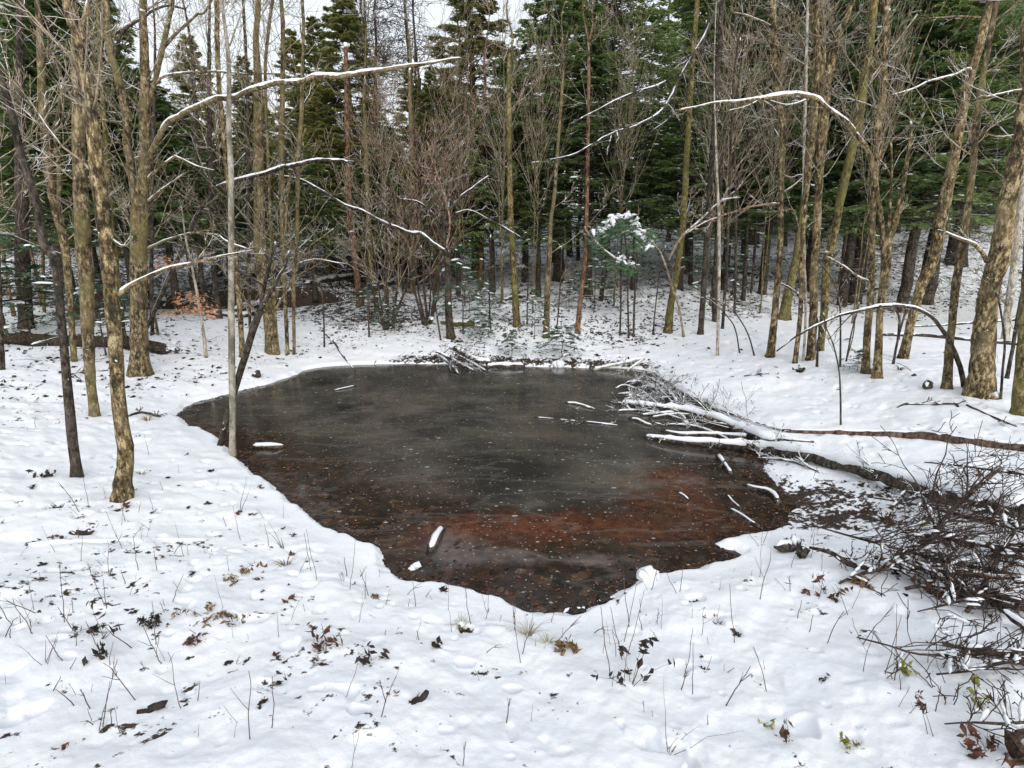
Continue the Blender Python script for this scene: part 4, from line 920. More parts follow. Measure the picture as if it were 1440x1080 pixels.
# the little hemlock bowed under snow
rng = np.random.default_rng(77)
p0 = hit(884, 476); root = thing('hemlock_sapling', 'little hemlock bowed under thick clods of snow above the far shore', 'sapling', p0)
Y0 = p0[1]; mb = MB(); P, r = px_path(W([(884,476),(883,430),(882,380),(880,345),(876,322),(868,310)], 3, 2), Y0, base=p0); Q, r = smooth_path(P, r, .1); trunk_tube(mb, Q, r, 7); mb.build('trunk', M['dark'], root, p0)
mf = MB(); ms = MB(); C = []
for cx, cy, rx, ry, n in [(850,328,18,10,260),(880,318,20,12,320),(898,345,22,16,360),(912,330,12,8,140),(868,372,16,8,160),(885,382,18,8,160),(840,345,12,10,120)]:
    for _ in range(n): C.append(at_y(cx+rng.normal(0, rx*.6), cy+rng.normal(0, ry*.6), Y0+rng.normal(0, .35)))
C = np.array(C); leaf_cards(mf, C, .05, .4, .3); mf.build('foliage', M['sap'], root, p0)
S = []
for cx, cy, n in [(842,322,3),(850,326,4),(858,318,3),(866,306,4),(880,305,4),(893,312,4),(896,322,5),(902,330,6),(895,328,5),(910,334,4),(905,345,3),(872,365,4),(880,370,3),(888,372,3),(915,335,2)]:
    for _ in range(n*2): S.append(at_y(cx+rng.normal(0, 6), cy+rng.normal(0, 4), Y0-.1+rng.normal(0, .25)))
S = np.array(S); s = .4+.75*rng.random(len(S)); lumps(ms, S, rng.normal(0, 1, S.shape), .10*s, .045*s, .035*s); ms.build('snow_clumps', M['snow'], root, p0)
# ------------------------------------------------------------------ fallen wood
rng = np.random.default_rng(99)
def hit_l(px, py, lift):
    d = ray(px, py); P = CAM[None]+d[None]*_T[:, None]
    z = np.maximum(height(P[:, 0], P[:, 1]), ICE)+lift
    k = np.where(P[:, 2] <= z)[0]
    p = P[k[0]].copy() if len(k) else at_y(px, py, 25); return p
def ground_path(path, lift=0.0, lifts=None):
    P, Rr = [], []
    for i, (x, y, w) in enumerate(path):
        l = lifts[i] if lifts else lift
        p = hit_l(x, y, l); r = .5*w/F*fdepth(p); p = hit_l(x, y, l+r*.7); P.append(p); Rr.append(.5*w/F*fdepth(p))
    return np.array(P), np.array(Rr)
def fallen(name, label, cat, path, mat='log', snow=1.0, lift=0.0, lifts=None, gap=-.3, tw=0, tl=.5, tm='twigdark', group=None, up=.05, sides=10, extra=None, rmin=.003, k3=4):
    P, Rr = ground_path(path, lift, lifts); Q, r = smooth_path(P, Rr, .07)
    b = Q[0].copy(); root = thing(name, label, cat, b, group)
    mb = MB(); rr = r*(1+.05*rng.normal(0, 1, len(r))); rr2 = rr[:, None]*(1+.07*rng.normal(0, 1, (len(r), sides))); Qj = Q+rng.normal(0, .10, Q.shape)*r[:, None]
    tubes(mb, Qj[None], rr2[None], sides, cap=True); mb.build('trunk' if cat == 'log' else 'stem', M[mat], root, b)
    if tw:
        s, d, l, q = kids(Q[None], r[None], tw, .1, 1, .95, tl, .5)
        d[:, 2] = np.abs(d[:, 2])*.55; d = nrm(d); l = np.clip(l, .12, .9)
        m2 = MB(); twigs(m2, s, d, l, np.clip(q, rmin, .008), up=up, wob=.2, k2=3, k3=k3, rmin=rmin, lf2=.75, lf3=.5, a2=.8, a3=.8); m2.build('twig_sprays', M[tm], root, b)
        if tm in ('brush', 'twigsnow'):
            m3 = MB(); nl_ = tw*2; i3 = rng.integers(0, len(s), nl_); C3 = s[i3]+d[i3]*(l[i3]*rng.random(nl_)*.6)[:, None]+[0, 0, .008]; k3_ = .4+.9*rng.random(nl_)
            lumps(m3, C3, d[i3], .030*k3_, .009*k3_, .008*k3_); m3.build('snow_clumps', M['snow'], root, b)
    if snow:
        ms = MB(); snow_ridge(ms, Q, r, snow, gap, mn=.012); ms.build('snow', M['snow'], root, b)
    return root
fallen('fallen_log', 'long dark log under thick snow, reaching from the ice out past the brush heap', 'log', [(1450,717,26),(1400,712,25),(1330,697,24),(1250,672,22),(1190,655,19),(1130,640,16),(1070,630,13),(1010,625,10),(950,620,8),(905,613,4)], snow=1.15, gap=-.1, tw=9, tl=.12, tm='twigsnow', lifts=[.08,.08,.06,.05,.04,.03,.02,.02,.02,.02])
fallen('fallen_log', 'reddish brown log with little snow lying across the right bank', 'log', [(1450,631,14),(1390,624,13),(1320,615,12),(1250,610,10),(1180,608,8),(1100,606,5)], 'rotlog', snow=.7, gap=.15)
fallen('fallen_log', 'thick snow laden log pointing from the right bank onto the ice', 'log', [(1092,624,13),(1068,616,14),(1046,608,14),(1027,599,13),(1002,590,13),(976,582,11),(950,577,10),(920,573,9),(895,570,9),(872,567,7)], snow=1.2, gap=-.2, tw=10, tl=.3, tm='twigsnow')
fallen('fallen_branch', 'snowy stick between the thick snow laden log and the long dark log', 'branch', [(1145,622,4),(1110,619,5),(1075,616,5),(1027,613,6),(990,611,6),(960,611,5),(931,606,4)], snow=1.2, gap=-.2, tw=3, tl=.2)
fallen('fallen_branch', 'snowy curved stick on the ice just below the thick snow laden log', 'branch', [(980,585,5),(964,584,5),(942,584,5),(913,588,4)], snow=.8, gap=.12)
fallen('fallen_branch', 'short snowy stick on the ice left of the curved one', 'branch', [(951,580,4),(925,582,4),(900,584,3)], snow=1.2, gap=-.2)
fallen('fallen_branch', 'wavy snow strip on a stick farther out on the ice', 'branch', [(884,589,4),(897,591,5),(908,596,4),(920,599,3)], snow=.8, gap=.08)
fallen('fallen_branch', 'snowy stick lying crosswise at the wet mud beside the ice', 'branch', [(1009,640,6),(1018,652,7),(1029,668,6)], snow=.8, gap=.08)
fallen('fallen_branch', 'dark bare stick poking over the crosswise snowy stick', 'branch', [(1011,657,4),(1020,648,4),(1034,641,3)], snow=0, lift=.03)
fallen('fallen_log', 'low snow covered log edging the ice at its right corner', 'log', [(1046,681,5),(1060,687,7),(1076,690,8),(1088,696,8),(1096,708,7)], snow=.9, gap=0)
fallen('fallen_branch', 'thin snowy stick frozen in the ice near its right corner', 'branch', [(1022,713,4),(1042,724,5),(1055,733,5),(1068,741,5)], snow=.8, gap=.08)
fallen('fallen_branch', 'thin snowy twig frozen in the ice above the right corner stick', 'branch', [(1022,695,3),(1030,705,4),(1043,716,3)], snow=.8, gap=.12)
fallen('fallen_branch', 'small snowy twig alone on the rust coloured ice', 'branch', [(953,692,2),(962,697,3),(970,705,3)], snow=.8, gap=.12)
fallen('fallen_log', 'short snow capped log frozen in the ice by the smooth grey pole', 'log', [(352,629,6),(370,628,7),(388,628,7),(402,627,3)], snow=1.2, gap=-.6)
fallen('snowy_log_piece', 'bent white snow covered chunk of wood alone on the near ice', 'log', [(604,776,11),(610,765,13),(617,752,12),(623,742,8)], snow=1.0, gap=-.6)
fallen('fallen_log', 'floating log with even snow at the far shore', 'log', [(684,516,6),(700,515,7),(720,515,7),(738,515,6)], snow=1.1, gap=-.6)
fallen('fallen_log', 'pale peeled log leaning on the far shore at the right end', 'log', [(835,520,3),(860,514,4),(880,510,4),(905,504,3)], 'pale', snow=1.1, gap=.1, lifts=[0,.05,.1,.15])
fallen('fallen_branch', 'short pale stick crossing the peeled log at the far shore', 'branch', [(881,523,3),(892,514,3),(906,505,3)], 'pale', snow=1.0, gap=.1, lifts=[0,.1,.15])
fallen('fallen_branch', 'thin dark whip bending from the left shore into the far ice', 'branch', [(458,470,2),(470,482,2.5),(482,500,3),(494,514,2.5),(500,523,2)], 'dark', snow=.5, gap=.4, lifts=[.35,.3,.2,.08,0])
fallen('fallen_branch', 'small snow dusted twig on the far left ice', 'branch', [(470,549,2),(485,546,2.5),(501,542,2)], 'dark', snow=1.0)
fallen('fallen_branch', 'long snow dashed twig across the middle of the ice', 'branch', [(752,587,2),(790,590,2),(830,594,2.5),(868,598,2)], 'dark', snow=.9, gap=.35, tw=4, tl=.25)
fallen('fallen_branch', 'snow streak on a twig right of the middle of the ice', 'branch', [(795,566,2.5),(810,568,4),(828,573,4),(836,575,2)], 'dark', snow=.8, gap=.08)
fallen('fallen_log', 'green mossy log beside the broken black trunk', 'log', [(622,452,9),(636,454,11),(652,455,11),(667,456,7)], 'moss', snow=.4, gap=.5)
fallen('fallen_log', 'dark log slumping to the far shore left of the floating log', 'log', [(640,490,8),(655,500,8),(672,507,8),(690,508,6)], 'dark', snow=.9, gap=.1)
for i, p in enumerate([[(612,494,3),(630,502,3),(648,512,3),(668,522,2)], [(618,500,3),(636,515,3),(645,526,2)], [(640,498,3),(660,508,3),(684,522,2)]]):
    fallen('fallen_branch', ['snowy brush limb reaching onto the far ice, longest one', 'snowy brush limb drooping steepest onto the far ice', 'snowy brush limb of the far shore nearest the floating log'][i], 'branch', p, 'dark', snow=1.2, lifts=[.25,.15,.05,0][-len(p):], tw=14, tl=.5, tm='twigdark', group='snowy brush on the far shore', up=-.05)
CURL = [[(866,546,2.5),(878,542,2.5),(892,546,2.5),(905,552,3),(916,561,3),(926,569,3)], [(900,545,2),(914,543,2.5),(928,549,2.5),(940,560,2.5),(946,568,2.5)], [(866,555,2.5),(885,553,2.5),(900,558,2.5),(915,567,2.5)], [(925,536,3),(938,548,3),(947,558,3.5),(952,568,3.5)], [(880,538,2),(896,536,2.5),(915,541,2.5),(934,553,2.5)], [(876,563,2.5),(888,560,2.5),(904,565,2.5)], [(905,528,2),(925,537,2.5),(940,546,2.5)]]
for i, p in enumerate(CURL):
    fallen('fallen_branch', ['snowy limb curling farthest left in the tangle on the ice', 'snowy limb arching through the middle of the tangle on the ice', 'flat snowy limb low in the tangle on the ice', 'thick straight snowy limb at the right of the tangle', 'thin snowy limb along the upper edge of the tangle', 'short snowy limb nearest the thick snow laden log tip', 'snowy limb at the back of the tangle by the shore'][i], 'branch', p, 'dark', snow=1.1, gap=-.2, lift=.04, tw=9, tl=.6, tm='twigsnow', up=.02, group='snowy tangle on the ice')
fallen('fallen_log', 'dark fallen trunk lying far across the right meadow', 'log', [(1240,471,4),(1283,471,5),(1324,474,5),(1380,479,6),(1450,485,7)], 'dark', snow=.8, gap=.3)
fallen('fallen_log', 'thin fallen trunk on the meadow behind the big leaning trunk', 'log', [(1285,459,3),(1330,457,3),(1380,453,4),(1450,449,4)], 'dark', snow=.8, gap=.4)
fallen('fallen_branch', 'dark crooked stick on open snow before the thickest trunk', 'branch', [(1262,573,3),(1277,568,4),(1310,569,4),(1342,568,4),(1347,572,3)], 'dark', snow=.5, gap=.4, tw=3, tl=.2)
fallen('fallen_branch', 'thin fallen stick sloping down beneath the trunk at the right edge', 'branch', [(1360,570,3),(1395,586,3),(1430,600,2)], 'dark', snow=.4, gap=.4, tw=3, tl=.3)
fallen('fallen_branch', 'tiny dark stick with an upright prong on the right meadow', 'branch', [(1046,529,2.5),(1065,527,3),(1081,525,3)], 'dark', snow=.4, gap=.5, tw=2, tl=.3)
fallen('fallen_branch', 'dark stick near the foot of the nearest golden trunk', 'branch', [(172,588,3),(200,580,4),(225,586,3)], 'dark', snow=.5, gap=.4, tw=4, tl=.3)
fallen('fallen_branch', 'low dark stick across the snow left of the big forked tree', 'branch', [(95,526,3),(120,524,3),(150,521,2)], 'dark', snow=.6, gap=.4, tw=3, tl=.3)
fallen('buried_log', 'log almost buried in snow, a dark seam across the left foreground', 'log', [(36,770,5),(70,766,7),(130,764,7),(190,763,6),(250,763,6),(300,760,4)], 'dark', snow=1.5, gap=.2, lift=-.022)
for i, (p, lb) in enumerate([([(520,398,10),(540,386,12),(562,379,10)], 'dark rotten log in the hollow beside the reddish trunk'), ([(534,404,8),(556,396,9),(572,386,7)], 'dark snow streaked log at the lip of the hollow'), ([(330,436,9),(365,430,11),(398,424,9)], 'dark rotten log by the brook behind the leaning dark stem'), ([(300,441,6),(340,444,7),(372,438,6)], 'snow streaked dark log below the orange beech leaves'),
      ([(430,400,7),(470,392,8),(500,388,6)], 'dark log far back left of the reddish trunk'), ([(1000,385,4),(1030,382,5),(1062,386,4)], 'dark log high on the right slope'), ([(820,400,4),(846,404,5),(875,402,4)], 'dark log on the slope right of the stout reddish trunk'), ([(700,425,4),(718,419,5),(738,416,4)], 'dark log on the slope behind the mossy flared trunk'), ([(1195,405,5),(1215,408,5),(1238,405,4)], 'dark log on the slope behind the twin stems')]):
    fallen('rotten_log', lb, 'log', p, 'dark', snow=.9, gap=.25, tw=6, tl=.6, rmin=.006)
for lb, p in [('fine snowy stick running along the upper side of the thick snow laden log', [(1060,600,3),(1020,586,3),(985,574,3),(955,567,2)]), ('fine snowy stick reaching the ice tip farthest from the bank', [(960,590,3),(925,580,3),(888,577,3),(868,578,2)]),
   ('fine forked stick between the curved snowy stick and the long dark log', [(1030,621,3),(990,603,3),(958,597,3),(930,598,2)]), ('fine stick slanting over the foot of the thick snow laden log', [(1105,606,3),(1070,596,3),(1035,584,3),(1000,572,2)]), ('fine dark stick trailing from the long dark log over the wet mud', [(1150,662,3),(1110,648,3),(1065,644,2)])]:
    fallen('fallen_branch', lb, 'branch', p, 'dark', snow=1.0, gap=.1, lift=.015, tw=9, tl=.4, tm='twigsnow', group='fine limbs of the fallen tree on the ice')
# brush heap at the right
BR = [('thick dark limb rising over the brush heap toward the right edge', [(1262,782,8),(1290,768,9),(1316,751,8),(1333,724,7),(1360,698,6),(1410,656,4)], [.05,.1,.2,.3,.4,.5], .3, 10),
 ('dark knobby stick jutting left from the brush heap over open snow', [(1138,770,4),(1171,778,6),(1193,793,8),(1225,800,6)], [.14,.12,.05,.02], .3, 4),
 ('longest thin whip of the brush heap pointing at the pond', [(1147,740,2),(1204,756,3),(1264,772,4),(1340,792,5),(1450,812,6)], [.25,.22,.2,.18,.15], 0, 14),
 ('rusty brown limb lying level through the brush heap', [(1231,784,5),(1298,798,6),(1364,808,7),(1450,812,8)], [.1,.15,.2,.2], .3, 16),
 ('thick snow covered limb low in the brush heap', [(1371,830,12),(1400,836,13),(1450,842,14)], [.05,.06,.08], 1.2, 6),
 ('dark limb along the bottom of the brush heap', [(1273,828,5),(1310,822,6),(1342,826,7),(1387,842,8),(1450,858,9)], [.03,.05,.05,.06,.06], .4, 14),
 ('short dark twig bearing red brown leaves above the brush heap', [(1250,714,3),(1275,703,4),(1300,693,5)], [.2,.2,.15], .2, 6),
 ('pale snowy stick pointing down right out of the brush heap', [(1405,855,7),(1425,870,8),(1450,887,9)], [.1,.06,.04], 1.1, 2),
 ('black log lying below the brush heap at the right edge', [(1327,906,8),(1377,912,12),(1450,930,16)], [0,.02,.03], .9, 5),
 ('many twigged whip reaching left below the brush heap', [(1205,896,2),(1250,908,2.5),(1293,920,3),(1360,921,4),(1450,912,5)], [.03,.06,.08,.1,.12], .2, 12),
 ('thin forked whip under the black log', [(1317,948,2.5),(1360,944,3),(1407,933,4),(1450,925,5)], [.03,.06,.08,.1], 0, 8),
 ('level whip near the lower right corner', [(1328,1018,2),(1370,1016,3),(1410,1018,4),(1450,1015,4)], [.05,.07,.08,.09], 0, 6),
 ('dense twigged limb in the upper brush heap by the long dark log', [(1230,700,2),(1300,712,4),(1370,730,6),(1450,745,7)], [.1,.15,.2,.25], .4, 16),
 ('dense twigged limb in the middle of the brush heap', [(1240,745,2),(1300,752,4),(1370,765,6),(1450,775,7)], [.15,.2,.25,.3], .4, 18),
 ('leafy tangle of twigs at the left foot of the brush heap', [(1180,820,3),(1215,806,5),(1260,798,6),(1320,800,6)], [.02,.06,.1,.12], .3, 16),
 ('fine twig spray reaching out beyond the thickest trunk foot at the right edge', [(1300,650,1.5),(1350,655,2.5),(1400,662,3),(1450,668,4)], [.2,.25,.3,.3], 0, 14),
 ('reddish whip spray over the lower brush heap', [(1290,860,2),(1340,848,3),(1390,838,4),(1450,820,5)], [.05,.1,.15,.2], 0, 16),
 ('dark limb crossing the brush heap steeply near the right edge', [(1360,860,6),(1385,820,6),(1412,770,5),(1445,720,4)], [.03,.15,.3,.4], .3, 12)]
for lb, p, lf_, sn, tw in BR:
    fallen('fallen_branch', lb, 'branch', p, 'brush' if 'rust' not in lb else 'red', snow=sn, gap=.25 if sn < 1 else -.3, lifts=[q*.65 for q in lf_], tw=int(tw*1.3)+1, tl=.7, tm='brush', rmin=.0022, up=-.03, group='branches heaped at the right edge', k3=2)

# ------------------------------------------------------------------ dead plants in the snow
def blades(mb, c, n, h, spread, w, droop=.5, seg=5):
    az = rng.random(n)*6.28; L = h*(.5+.6*rng.random(n)); D = nrm(np.stack([np.cos(az)*spread, np.sin(az)*spread, np.ones(n)], 1)*(.5+rng.random((n, 3))))
    S = c+np.stack([np.cos(az), np.sin(az), 0*az], 1)*(.02*rng.random((n, 1)))
    p, r = grow(S, D, L, np.full(n, w), seg, -droop, .08); tubes(mb, p, r, 3); return p
def plant(name, label, cat, px, py, kind, h=.2, n=8, mats=('stalk', 'brownleaf'), spread=.5, group=None):
    c = hit(px, py); c[2] -= .01; o = thing(name, label, cat, c, group)
    mb = MB(); mf = MB(); k = fdepth(c)/F
    w = max(.0016, .55*k)
    if kind == 'tuft': blades(mb, c, n, h, spread, w*.8, .6)
    else:
        p = blades(mb, c, n, h, spread, w, .25 if kind != 'fern' else .75)
        if kind in ('fern', 'leaf', 'sprig', 'seed'):
            m = {'fern': 16, 'leaf': 5, 'sprig': 9, 'seed': 22}[kind]; t = rng.random((len(p), m))
            t = .25+.75*t if kind != 'seed' else .6+.4*t
            x = t*(p.shape[1]-1); i = np.clip(x.astype(int), 0, p.shape[1]-2); f = (x-i)[..., None]; nn_ = np.arange(len(p))[:, None]
            C = (p[nn_, i]*(1-f)+p[nn_, i+1]*f).reshape(-1, 3)+rng.normal(0, .008, (len(p)*m, 3)); 
            if kind == 'fern': C[:, 2] -= .012
            leaf_cards(mf, C, {'fern': .016, 'leaf': .024, 'sprig': .014, 'seed': .011}[kind], 1.0, .45); mf.build('leaves', M[mats[1]], o, c)
    mb.build('stems', M[mats[0]], o, c)
    return o
PL = [
 ('fern','withered golden fern clump sticking out of the snow by a dark hollow',338,812,'fern',.24,9,('straw','fernbrown')),
 ('grass_tuft','orange brown grass tuft in a dark hollow near the left shore',402,795,'tuft',.16,26,('fernbrown',)),
 ('fern','arched fern with golden crown and curled brown leaflets, left foreground',292,868,'fern',.26,8,('straw','fernbrown')),
 ('fern','flattened dark fern frond below the arched golden fern',252,908,'fern',.22,4,('stalk','brownleaf')),
 ('dead_weed','dark red leaf cluster lying on the snow left of centre',450,905,'leaf',.16,6,('stalk','brownleaf')),
 ('dead_weed','dark curled leaf stalk right of the dark red leaf cluster',525,932,'leaf',.12,4,('stalk','darkleaf')),
 ('dead_weed','dark seedy clump left of the arched golden fern',211,880,'seed',.09,7,('stalk','darkleaf')),
 ('grass_tuft','yellow green grass tuft in front of the near pond tip',648,880,'tuft',.14,30,('greengrass',)),
 ('grass_tuft','pale straw tuft in front of the near pond tip',742,893,'tuft',.24,34,('straw',)),
 ('grass_tuft','thin straw tuft right of the pale straw tuft',770,905,'tuft',.15,20,('greengrass',)),
 ('dead_weed','crumpled brown leaf clump right of the straw tufts',796,915,'leaf',.07,9,('stalk','fernbrown')),
 ('dead_weed','tall dark stemmed weed clump in the right foreground',888,968,'leaf',.28,7,('stalk','darkleaf')),
 ('seed_stalk','tallest reddish seed head standing in the right foreground',1306,1036,'seed',.26,1,('stalk','brownleaf')),
 ('seed_stalk','shorter dark seed head right of the tallest one',1317,1040,'seed',.18,1,('stalk','darkleaf')),
 ('green_sprig','small green leafed sprig below the brush heap',1268,945,'sprig',.08,4,('stalk','greengrass')),
 ('green_sprig','pale green leafed sprig close to the lower right corner',1372,990,'sprig',.12,5,('stalk','greengrass')),
 ('dead_weed','drooping dark leaf on a stem at the bottom right of centre',1112,1042,'leaf',.12,2,('stalk','brownleaf')),
 ('dead_weed','single green brown leaf stem above the drooping dark leaf',1081,1026,'sprig',.06,2,('stalk','greengrass')),
 ('dead_weed','yellowing leaf at the foot of a forked stalk, bottom right',1197,1054,'sprig',.08,3,('stalk','greengrass')),
 ('dead_weed','brown broken stalk cluster on the slope left of the near pond tip',535,845,'fern',.14,6,('stalk','fernbrown')),
 ('dead_weed','upright branching black weed in the left foreground',146,898,'leaf',.26,3,('stalk','darkleaf')),
 ('dead_weed','reddish leaves hanging from a bent stem left of the brush heap',1165,838,'leaf',.2,6,('stalk','brownleaf')),
 ('dead_weed','clod of brown leaves at the left foot of the brush heap',1210,822,'leaf',.08,14,('stalk','fernbrown')),
 ('dead_weed','rust coloured stem bunch at the lower right corner',1392,1062,'leaf',.16,9,('brownleaf','brownleaf')),
 ('dead_weed','red brown leaves hanging above the brush heap',1255,735,'leaf',.14,6,('stalk','brownleaf')),
 ('dead_weed','dark leaf bunch tangled in the middle of the brush heap',1300,800,'leaf',.16,14,('stalk','darkleaf')),
 ('dead_weed','dark leaf bunch in the lower brush heap',1318,840,'leaf',.14,14,('stalk','brownleaf')),
 ('dead_weed','reddish brown leaf bunch at the upper middle of the brush heap',1345,765,'leaf',.15,14,('stalk','brownleaf')),
 ('dead_weed','dark brown leaf bunch at the right edge of the brush heap',1415,790,'leaf',.18,14,('stalk','brownleaf')),
 ('dead_weed','blackish leaf bunch low at the right edge of the brush heap',1405,850,'leaf',.14,14,('stalk','darkleaf')),
 ('moss_tuft','green moss tuft on twigs in the upper brush heap',1297,738,'sprig',.08,10,('stalk','greengrass')),
 ('grass_tuft','flattened pale grass tuft on the left bank by the ice tip',208,592,'tuft',.22,24,('straw',)),
 ('grass_tuft','dry grass tuft between the nearest golden trunk and the grey pole',200,668,'tuft',.14,14,('straw',)),
 ('dead_weed','dark broken weed beside the thin bent dark trunk',60,672,'leaf',.13,6,('stalk','darkleaf')),
 ('dead_weed','black sticks crossing low in the left foreground',62,935,'stalk',.24,4,('stalk',)),
 ('dead_weed','bent black twig with a leaf in the left foreground',132,926,'leaf',.14,3,('stalk','darkleaf')),
 ('dead_weed','tall bare forked weed at the water edge below the grey pole',338,720,'stalk',.34,3,('stalk',)),
 ('dead_weed','thin bare weed bunch at the middle of the left slope',400,770,'stalk',.3,5,('stalk',)),
 ('dead_weed','tall bare black stems in a bunch, bottom right of centre',940,1060,'stalk',.34,5,('stalk',)),
 ('dead_weed','dark round weed tuft on the right meadow',1122,524,'leaf',.14,12,('stalk','darkleaf')),
 ('dead_weed','pale weed tuft left of the straight mottled trunk',1265,520,'tuft',.18,16,('stalk',)),
]
for nm, lb, x, y, kd, h, n, mt in PL: plant(nm, lb, 'plant', x, y, kd, h, n, mt, spread=.9 if kd in ('fern', 'leaf') else .5)
# bare stalks: one group, nothing tells them apart
def in_shape(x, y): 
    p = hit(x, y); return float(sdist(p[0], p[1])) > .12
def stalk_mesh(h, fork):
    mb = MB(); p, r = grow(np.zeros((1, 3)), nrm(np.array([[rng.normal(0, .22), rng.normal(0, .22), 1]])), np.array([h]), np.array([.0018]), 9, rng.normal(-.05, .12), .09, tip=.5); tubes(mb, p, r, 4)
    if fork:
        s, d, l, q = kids(p, r, fork, .35, .9, .55, .4, .8); p2, r2 = grow(s, d, l, q, 5, .1, .08, .5); tubes(mb, p2, r2, 3)
    return mb
ST = [stalk_mesh(.07+.035*(i % 6), 0 if i < 8 else rng.integers(1, 4)).build('dry_stalk', M['stalk']) for i in range(14)]
fresh = set(range(14)); cnt = 0
CLUS = [(rng.uniform(0, 1440), rng.triangular(600, 850, 1070)) for _ in range(34)]
while cnt < 260:
    if rng.random() < .6: cx, cy = CLUS[int(rng.integers(0, len(CLUS)))]; x = cx+rng.normal(0, 38); y = cy+rng.normal(0, 22)
    else: x = rng.uniform(-10, 1450); y = rng.triangular(560, 900, 1085)
    if y > 1085 or y < 560 or not -15 < x < 1455: continue
    if x > 1230 and 640 < y < 900: continue
    p = hit(x, y)
    if sdist(p[0], p[1]) < .12: continue
    if x > 800 and y < 640: continue
    i = int(rng.integers(0, 14))
    if i in fresh: o = ST[i]; fresh.discard(i)
    else: o = ST[i].copy(); COL.objects.link(o)
    s = (.55+.9*rng.random())*(1.0 if y > 700 else 1.3); o.location = (p[0], p[1], p[2]-.01); o.rotation_euler = (0, 0, rng.random()*6.28); o.scale = (s*1.0, s*1.0, s)
    tag(o, 'bare thin stalk poking up alone through the snow', 'stalk', 'bare stalks in the snow'); cnt += 1
# dark leaves lying in melt holes
LF = []
for i in range(6):
    mb = MB(); n = 6+i
    C = np.stack([rng.normal(0, .022, n), rng.normal(0, .014, n), .004+.012*rng.random(n)], 1); leaf_cards(mb, C, .022, .5, .5); LF.append(mb.build('leaf_scrap', M['darkleaf' if i % 3 else 'brownleaf'], smooth=False))
fresh = set(range(6)); cnt = 0
while cnt < 95:
    x = rng.uniform(-10, 1450); y = rng.triangular(560, 760, 1075)
    if rng.random() < .35: x = rng.uniform(0, 420)
    p = hit(x, y)
    if sdist(p[0], p[1]) < .08: continue
    i = int(rng.integers(0, 6))
    if i in fresh: o = LF[i]; fresh.discard(i)
    else: o = LF[i].copy(); COL.objects.link(o)
    s = .35+.75*rng.random()**2; o.location = (p[0], p[1], p[2]-.002); o.rotation_euler = (rng.normal(0, .15), rng.normal(0, .15), rng.random()*6.28); o.scale = (s, s, s)
    tag(o, 'dark wet leaf scrap showing through the snow', 'leaf', 'dark leaf scraps in the snow', 'thing'); cnt += 1
# wood scraps, stumps
def chunk(name, label, cat, px, py, L, w, h, rz, mat='darkleaf', snow=.5, tilt=0.0):
    c = hit(px, py); o = thing(name, label, cat, c); n = 9; t = np.linspace(-1, 1, n)
    P = np.stack([t*L*.5*math.cos(rz), t*L*.5*math.sin(rz), h*.4+.0*t+tilt*t*L*.5], 1)+rng.normal(0, w*.12, (n, 3))+c
    r = (w*.5*np.sqrt(np.clip(1-t**2, .02, 1)))[:, None]*(1+(.07 if mat == 'snow' else .22)*rng.normal(0, 1, (n, 9)))
    mb = MB(); tubes(mb, P[None], r[None], 9, cap=True); mb.build('wood', M[mat], o, c)
    if snow: 
        ms = MB(); snow_ridge(ms, P, np.full(n, w*.42), snow, -.2); ms.build('snow', M['snow'], o, c)
    return o
chunk('wood_scrap', 'black bark scrap on the snow in the left foreground', 'wood', 214, 1001, .11, .035, .02, .55, snow=0)
chunk('wood_scrap', 'dark wood scrap half sunk in smooth snow, bottom centre', 'wood', 590, 985, .10, .03, .015, .9, snow=0)
chunk('wood_scrap', 'broad dark bark piece showing on the left slope', 'wood', 115, 752, .16, .05, .02, .1, snow=.3)
chunk('stump', 'low dark root stump capped with snow right of the ice corner', 'stump', 1108, 774, .20, .10, .06, .3, 'log', .9)
chunk('stump', 'small dark stub right beside the snow capped root stump', 'stump', 1128, 782, .10, .07, .05, 1.2, 'log', .8)
chunk('stump', 'dark stump cut by the lower right corner', 'stump', 1438, 1072, .12, .10, .14, 1.3, 'rotlog', .5)
chunk('stump', 'small dark double stub on snow left of the straight mottled trunk', 'stump', 1303, 546, .16, .10, .08, .8, 'log', .6)
chunk('stump', 'two toned stub on the bank below the bushy tan clump', 'stump', 362, 530, .16, .10, .10, 1.4, 'dark', .5)
chunk('snow_clod', 'small white snow clod on the ice near the bent white chunk', 'snow clod', 583, 801, .06, .05, .03, .4, 'snow', 0)
chunk('snow_clod', 'rounded snow covered stone at the far shore right of the floating log', 'snow clod', 785, 516, .26, .16, .09, .1, 'snow', 0)
chunk('snow_clod', 'rounded snow clod at the pond edge below the rust patch, right side', 'snow clod', 912, 815, .14, .09, .05, .3, 'snow', 0)
chunk('shore_stone', 'dark wet stone breaking the snow at the near right pond edge', 'stone', 850, 846, .12, .06, .03, .3, 'darkleaf', .6)
chunk('shore_stone', 'dark wet stone at the near pond tip', 'stone', 808, 864, .14, .06, .03, .2, 'darkleaf', .5)
